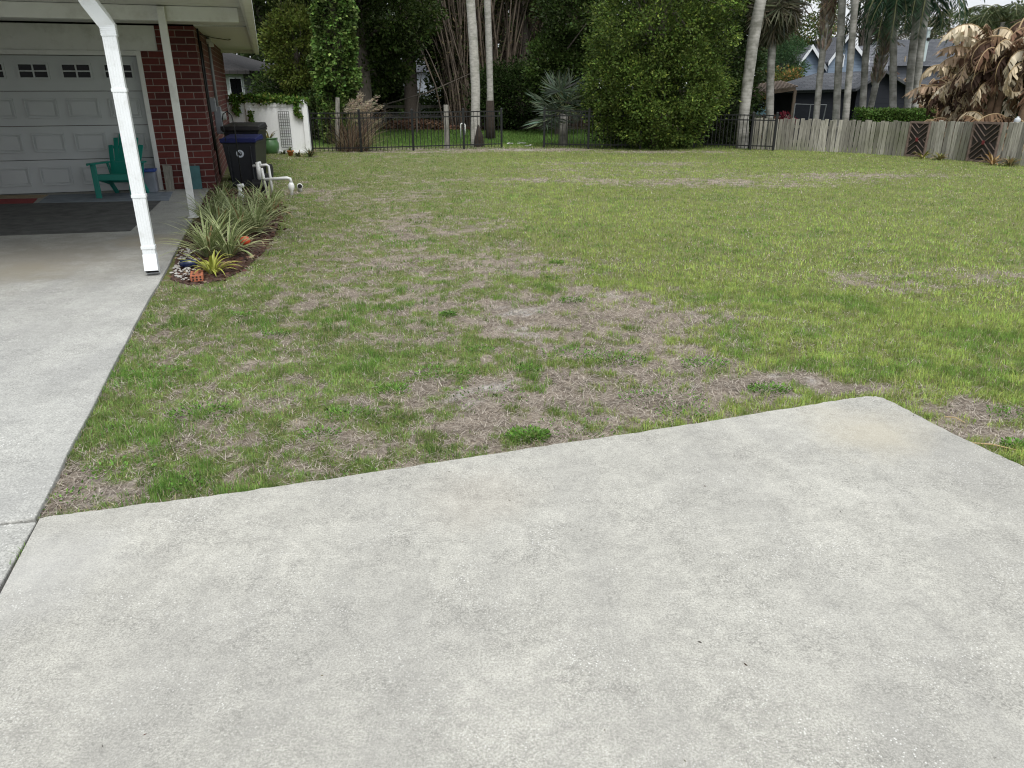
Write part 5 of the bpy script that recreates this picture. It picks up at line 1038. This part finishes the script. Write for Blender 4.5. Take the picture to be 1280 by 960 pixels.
# ================================================================== BUILDINGS BEYOND
def HP(x, y, Y): return Vector(atY(x, y, Y))
wt = mat('trim_white', (.66, .69, .72), .5, .04, 5)
def gable(name, label, Y, wall, roof, px0, px1, pa, ye, ya, depth, ybase=160, trim=True, parent=None, over=.25):
    """box house, gable end to the viewer: columns px0..px1, apex (pa, ya), eaves at ye"""
    L0, R0, A = HP(px0, ye, Y), HP(px1, ye, Y), HP(pa, ya, Y); b = Vector((A.x, Y, float(gz(A.x, Y))-.15)) if parent is None else parent.location
    r = parent or empty(name, tuple(b), label=label, cat='house' if 'shed' not in name else 'shed')
    l, rr, a = L0-b, R0-b, A-b; y0 = Y-b.y
    m_ = MB(); m_.prism_xz([(l.x, 0), (rr.x, 0), (rr.x, rr.z), (a.x, a.z), (l.x, l.z)], y0, y0+depth); m_.build('wall', wall, r)
    t = .10
    for s_, e in ((-1, l), (1, rr)):
        dx, dz = e.x-a.x, e.z-a.z; q = sqrt(dx*dx+dz*dz); ex, ez = e.x+dx/q*over, e.z+dz/q*over; m_ = MB(); o_ = .015
        m_.prism_xz([(a.x, a.z+o_), (ex, ez+o_), (ex, ez+t+o_), (a.x, a.z+t+o_)], y0-.25, y0+depth+.2); m_.build('roof', roof, r)
        if trim: MB().prism_xz([(a.x, a.z+o_-.10), (ex, ez+o_-.10), (ex, ez+t+o_+.02), (a.x, a.z+t+o_+.02)], y0-.29, y0-.253).build('trim', wt, r)
    return r
blue = siding('siding_bluegrey', (.17, .22, .29), .17); navy = siding('siding_dark', (.022, .025, .033), .17); grs = shingle('shingle_grey', (.11, .115, .13), (.16, .165, .18)); grd = shingle('shingle_dark', (.06, .065, .075), (.10, .105, .115))
tl = siding('siding_teal', (.12, .22, .26), .17); cream = siding('siding_pale', (.42, .46, .44), .2)
# blue house: two gables and a main roof between
bh = gable('blue_house', 'blue-grey gabled house with white trim behind the palms', 43, blue, grs, 994, 1030, 1013.5, 86, 59, 5)
b = bh.location
gable('blue_house', '', 42.6, blue, grs, 1037, 1080, 1058, 75, 47, 5, parent=bh)
p = [HP(1010, 60, 45)-b, HP(1110, 56, 45)-b, HP(1110, 104, 43.2)-b, HP(1010, 104, 43.2)-b]
MB().add([p[3], p[2], p[1], p[0]]+[q+Vector((0, .15, -.15)) for q in (p[3], p[2], p[1], p[0])], [(0, 1, 2, 3), (7, 6, 5, 4), (0, 4, 5, 1), (1, 5, 6, 2), (2, 6, 7, 3), (3, 7, 4, 0)]).build('roof', grs, bh)
q0, q1 = HP(1010, 104, 43.3)-b, HP(1110, 104, 43.3)-b; MB().box(q0.x, q1.x, q0.y+.06, q0.y+4, 0, q0.z-.2).build('wall', blue, bh)
w0, w1 = HP(1046, 84, 42.6)-b, HP(1056, 68, 42.6)-b; f_ = MB().box(w0.x, w1.x, w0.y-.05, w0.y-.005, w0.z, w1.z).build('window', wt, bh); MB().box(w0.x+.06, w1.x-.06, w0.y-.06, w0.y-.052, w0.z+.06, w1.z-.06).build('window_pane', glass, f_)
# grey roofed house with chimney
b = Vector(gp(1180, 46)); gh = empty('grey_roofed_house', tuple(b), label='house with a long grey roof and pale chimney behind the dead bananas', cat='house')
p = [HP(1108, 82, 46)-b, HP(1260, 84, 46)-b, HP(1255, 47, 50)-b, HP(1100, 50, 50)-b]
MB().add([p[0], p[1], p[2], p[3], p[0]+Vector((0, 8.5, 0)), p[1]+Vector((0, 8.5, 0))], [(0, 1, 2, 3), (3, 2, 5, 4), (0, 3, 4), (1, 5, 2), (0, 4, 5, 1)]).build('roof', grd, gh)
MB().box(p[0].x+.3, p[1].x-.3, .35, 8.2, 0, p[0].z-.02).build('wall', siding('siding_slate', (.12, .13, .15), .18), gh)
c0, c1 = HP(1161, 70, 46)-b, HP(1171, 36, 46)-b; ch_ = MB().box(c0.x, c1.x, .6, 1.15, c0.z-.5, c1.z).build('chimney', mat('chimney_pale', (.42, .50, .50), .7, .08, 4), gh); MB().box(c0.x-.06, c1.x+.06, .54, 1.21, c1.z, c1.z+.12).build('chimney_cap', wt, ch_); MB().tube([((c0.x+c1.x)/2, .585, (c0.z+c1.z)/2+.2), ((c0.x+c1.x)/2, .598, (c0.z+c1.z)/2+.2)], .09, 12).build('vent', MATS['dark_inside'], ch_)
for x_ in (1190, 1215):
    a0, a1 = HP(x_, 112, 46)-b, HP(x_+12, 92, 46)-b; f_ = MB().box(a0.x, a1.x, .28, .345, a0.z, a1.z).build('window', wt, gh); MB().box(a0.x+.08, a1.x-.08, .27, .278, a0.z+.08, a1.z-.08).build('window_pane', glass, f_)
# dark shed: gable end right, wing left
sd = gable('dark_shed', 'dark board shed with a grey shingle roof behind the palm trunks', 30, navy, grd, 1072, 1134, 1104, 111, 92, 4, trim=False, over=.2); b = sd.location
l, rr = HP(996, 111, 30.3)-b, HP(1074, 111, 30.3)-b; MB().box(l.x, rr.x-.02, .35, 3.3, 0, l.z).build('wing_wall', navy, sd)
p = [HP(986, 113, 30)-b, HP(1078, 111, 30)-b, HP(1096, 91, 31.8)-b, HP(1022, 91, 31.8)-b]; p[0].y = .1; p[1].y = .1
MB().add([p[0], p[1], p[2], p[3]]+[q+Vector((0, .08, -.10)) for q in p], [(0, 1, 2, 3), (7, 6, 5, 4), (0, 4, 5, 1), (1, 5, 6, 2), (2, 6, 7, 3), (3, 7, 4, 0)]).build('wing_roof', grd, sd)
p2 = [HP(986, 113, 30)-b, p[3], p[2]]; p2[0].y = .1
MB().add([(p[0].x, 3.6, p[0].z), (p[1].x, 3.6, p[0].z), tuple(p[2]), tuple(p[3]), tuple(p[0])], [(0, 1, 2, 3), (4, 0, 3)]).build('wing_roof', grd, sd)
# pipe frame before the shed
b = Vector(gp(1014, 28)); r_ = empty('metal_barrier', tuple(b), label='thin grey pipe frame standing before the dark shed', cat='frame'); a0, a1 = HP(994, 130, 28)-b, HP(1033, 131, 28)-b; f = MB().tube([(a0.x, 0, 0), tuple(a0), tuple(a1), (a1.x-.12, 0, 0)], .022, 6)
MB.tube(f, [(a0.x, 0, a0.z*.5), (a1.x, 0, a1.z*.5)], .015, 6); MB.tube(f, [((a0.x+a1.x)/2, 0, 0), ((a0.x+a1.x)/2, 0, a0.z)], .015, 6); f.build('frame_tubes', mat('galv', (.32, .34, .35), .4, metal=.5), r_)
# teal cottage
tc_ = gable('teal_cottage', 'small teal gabled cottage with white trim right of the leaning palm trunk', 38, tl, grs, 926, 961, 941, 114, 97, 5, over=.3); b = tc_.location
w0, w1 = HP(944, 125, 38)-b, HP(957, 118.5, 38)-b; f_ = MB().box(w0.x, w1.x, w0.y-.06, w0.y-.004, w0.z, w1.z).build('window', wt, tc_); MB().box(w0.x+.12, w1.x-.12, w0.y-.07, w0.y-.062, w0.z+.05, w1.z-.05).build('window_pane', glass, f_)
# wooden trellis screen / patio cover
b = Vector(gp(966, 29.5)); r_ = empty('patio_cover', tuple(b), label='old wooden patio cover with a weathered screen between the leaning palm and the shed', cat='patio cover')
a0, a1 = HP(938, 119, 29.5)-b, HP(994, 111, 29.5)-b
MB().bar(a0, a1, .10, .12).build('beam', mat('old_beam', (.22, .17, .13), .9, .3, 6), r_); MB().bar(a0+Vector((0, 1.6, .15)), a1+Vector((0, 1.6, .15)), .08, .10).build('beam', mat('old_beam', (.22, .17, .13), .9, .3, 6), r_)
m_ = MB()
for i in range(18): t = i/17; q = a0.lerp(a1, t)+Vector((0, 0, .08)); m_.bar(q+Vector((0, -.2, 0)), q+Vector((0, 1.8, .2)), .05, .04)
m_.build('rafters', mat('old_beam', (.22, .17, .13)), r_)
m_ = MB()
for i in range(24):
    t = i/23; x = a0.x+(a1.x-a0.x)*t; m_.box(x-.035, x+.03, -.0, .02, 0, a0.z*.62+random.uniform(-.05, .03))
m_.build('screen', gwood, r_); 
for q in (a0, a1): MB().box(q.x-.05, q.x+.05, -.06, .04, -.1, q.z-.04).build('post', mat('old_beam', (.22, .17, .13)), r_)
rk('reddish plant in front of the weathered patio screen', 967, 28.6, .9, .05, [(0, 0, .9, .30, .25, .45, 1)], 1500, .09, .6, (.16, .06, .035), None, 0, .2, cat='bush')
rk('small red-flowered plant right of the patio screen', 988, 28.4, .9, .04, [(0, 0, 1.05, .22, .2, .2, 1)], 600, .07, .6, (.22, .03, .05), None, 0, .15, cat='bush')
# neighbours on the left
b = Vector(gp(300, 31)); nl = empty('pale_neighbour_house', tuple(b), label='pale green-grey neighbouring house with dark eave just past the brick house', cat='house')
a0, a1 = HP(262, 88, 31)-b, HP(303.5, 92, 31)-b
MB().box(a0.x-4, a1.x, 0, 7, 0, a1.z).build('wall', cream, nl); MB().add([(a0.x-4.5, -.5, a1.z), (a1.x+.42, -.5, a1.z-.02), (a1.x+.42, 7.5, a1.z-.02), (a0.x-4.5, 7.5, a1.z), (a0.x-4.5, -.5, a1.z+.12), (a1.x+.42, -.5, a1.z+.10), (a1.x+.42, 7.5, a1.z+.1), (a0.x-4.5, 7.5, a1.z+.12), (a0.x-1.5, 3.5, a1.z+1.2), (a0.x-4.5, 3.5, a1.z+1.2)], [(0, 3, 2, 1), (0, 1, 5, 4), (1, 2, 6, 5), (2, 3, 7, 6), (4, 5, 8, 9), (5, 6, 8), (6, 7, 9, 8), (0, 4, 9, 7, 3)]).build('roof', shingle('shingle_black', (.035, .035, .035), (.055, .05, .05)), nl)
for x0_, x1_ in ((290.5, 294.5), (298, 301)):
    w0, w1 = HP(x0_, 121, 31)-b, HP(x1_, 97, 31)-b; f_ = MB().box(w0.x-.03, w1.x+.03, -.04, -.004, w0.z, w1.z).build('window', wt, nl); MB().box(w0.x, w1.x, -.05, -.042, w0.z+.04, w1.z-.04).build('window_pane', glass, f_)
b = Vector(gp(345, 36)); ng = empty('grey_neighbour_house', tuple(b), label='neighbouring house with a broad grey roof above the white fence', cat='house')
p = [HP(290, 117, 36)-b, HP(382, 117, 36)-b, HP(362, 79, 40)-b, HP(285, 79, 40)-b]
MB().add([tuple(p[0]), tuple(p[1]), tuple(p[2]), tuple(p[3]), (p[0].x, 8, p[0].z), (p[1].x, 8, p[0].z)], [(0, 1, 2, 3), (3, 2, 5, 4), (0, 3, 4), (1, 5, 2), (0, 4, 5, 1)]).build('roof', shingle('shingle_mid', (.06, .066, .078), (.09, .097, .11)), ng)
MB().box(p[0].x+.2, p[1].x-.2, .3, 7.6, 0, p[0].z-.02).build('wall', siding('siding_dim', (.10, .11, .12)), ng); MB().box(p[0].x, p[1].x, -.06, -.005, p[0].z-.06, p[0].z+.05).build('fascia', mat('fascia_dim', (.30, .31, .32), .6), ng)
# pale building glimpsed through the woods
b = Vector(gp(524, 47)); fb = empty('pale_building', tuple(b), label='pale building glimpsed through a gap in the dark woods', cat='building'); a0, a1 = HP(505, 112, 47)-b, HP(545, 90, 47)-b; MB().box(a0.x, a1.x, 0, 3, 0, a1.z).build('wall', mat('pale_wall', (.55, .60, .66), .7, .08, 3), fb)
MB().add([(a0.x-.3, -.3, a1.z+.005), (a1.x+.3, -.3, a1.z+.005), (a1.x+.3, 3.3, a1.z+.005), (a0.x-.3, 3.3, a1.z+.005), (a0.x-.3, 1.5, a1.z+1), (a1.x+.3, 1.5, a1.z+1)], [(0, 3, 2, 1), (0, 1, 5, 4), (2, 3, 4, 5), (0, 4, 3), (1, 2, 5)]).build('roof', grd, fb)
# white jug at the far right behind the fence
b = Vector(atY(1271, 153, 18.4)); g0 = float(gz(b.x, b.y)); o = empty('garden_jug', (b.x, b.y, g0), label='white plastic jug on a stake behind the fence at the right edge', cat='jug')
MB().tube([(0, 0, -.1), (0, 0, b.z-g0-.06)], .02, 6).build('stake', gw, o); zz0 = b.z-g0-.06; MB().lathe([(.03, zz0), (.065, zz0+.01), (.07, zz0+.11), (.055, zz0+.15), (.025, zz0+.17), (.025, zz0+.19)], 14).build('jug_body', mat('jug_dull', (.45, .48, .50), .5), o, smooth=True)

# ================================================================== LIGHT, SKY, CAMERA
w = bpy.data.worlds.new('World'); scene.world = w; w.use_nodes = True; nt = w.node_tree; N = nt.nodes; bg = N['Background']
SE, SR = radians(56), radians(162)
sky = N.new('ShaderNodeTexSky'); sky.sky_type = 'NISHITA'; sky.sun_disc = False; sky.sun_elevation = SE; sky.sun_rotation = SR; sky.air_density = 1.0; sky.dust_density = 3; 
tc = N.new('ShaderNodeTexCoord'); n = N.new('ShaderNodeTexNoise'); n.inputs['Scale'].default_value = 2.2; n.inputs['Detail'].default_value = 8; n.inputs['Roughness'].default_value = .6; L(nt, tc.outputs['Generated'], n.inputs['Vector'])
r = N.new('ShaderNodeValToRGB'); r.color_ramp.elements[0].position = .3; r.color_ramp.elements[0].color = (7.6, 8.0, 8.5, 1); r.color_ramp.elements[1].position = .7; r.color_ramp.elements[1].color = (10.5, 10.7, 10.9, 1); L(nt, n.outputs['Fac'], r.inputs[0])
mx = N.new('ShaderNodeMixRGB'); mx.inputs[0].default_value = .85; L(nt, sky.outputs[0], mx.inputs[1]); L(nt, r.outputs[0], mx.inputs[2]); 
sp_ = N.new('ShaderNodeSeparateXYZ'); L(nt, tc.outputs['Generated'], sp_.inputs[0])
mr = N.new('ShaderNodeMapRange'); mr.inputs['From Min'].default_value = 0; mr.inputs['From Max'].default_value = 1; mr.inputs['To Min'].default_value = .70; mr.inputs['To Max'].default_value = 1.25; L(nt, sp_.outputs[2], mr.inputs['Value'])
vm = N.new('ShaderNodeVectorMath'); vm.operation = 'SCALE'; L(nt, mx.outputs[0], vm.inputs[0]); L(nt, mr.outputs[0], vm.inputs['Scale'])
L(nt, vm.outputs[0], bg.inputs[0]); bg.inputs[1].default_value = .10
sl = bpy.data.lights.new('sun', 'SUN'); sl.energy = 1.6; sl.angle = radians(25); sl.color = (1, .97, .92); so = bpy.data.objects.new('sun', sl); C.objects.link(so)
# light comes from behind-left of the camera, high
az = radians(162); dv_ = Vector((sin(az)*cos(SE), cos(az)*cos(SE), sin(SE))); so.rotation_euler = dv_.to_track_quat('Z', 'Y').to_euler()
cam = bpy.data.cameras.new('camera'); co = bpy.data.objects.new('camera', cam); C.objects.link(co); co.location = (0, 0, CAMH); co.rotation_euler = (pi/2-PITCH, 0, 0)
cam.sensor_width = 36; cam.lens = 36*FPX/1280; cam.clip_end = 2000; cam.clip_start = .05; scene.camera = co
vs_ = scene.view_settings; vs_.view_transform = 'Standard'; vs_.look = 'None'; vs_.exposure = 0.52; vs_.gamma = 1
scene.cycles.use_denoising = True; scene.cycles.filter_width = 1.15; scene.cycles.max_bounces = 5; scene.cycles.diffuse_bounces = 3; scene.cycles.transparent_max_bounces = 4
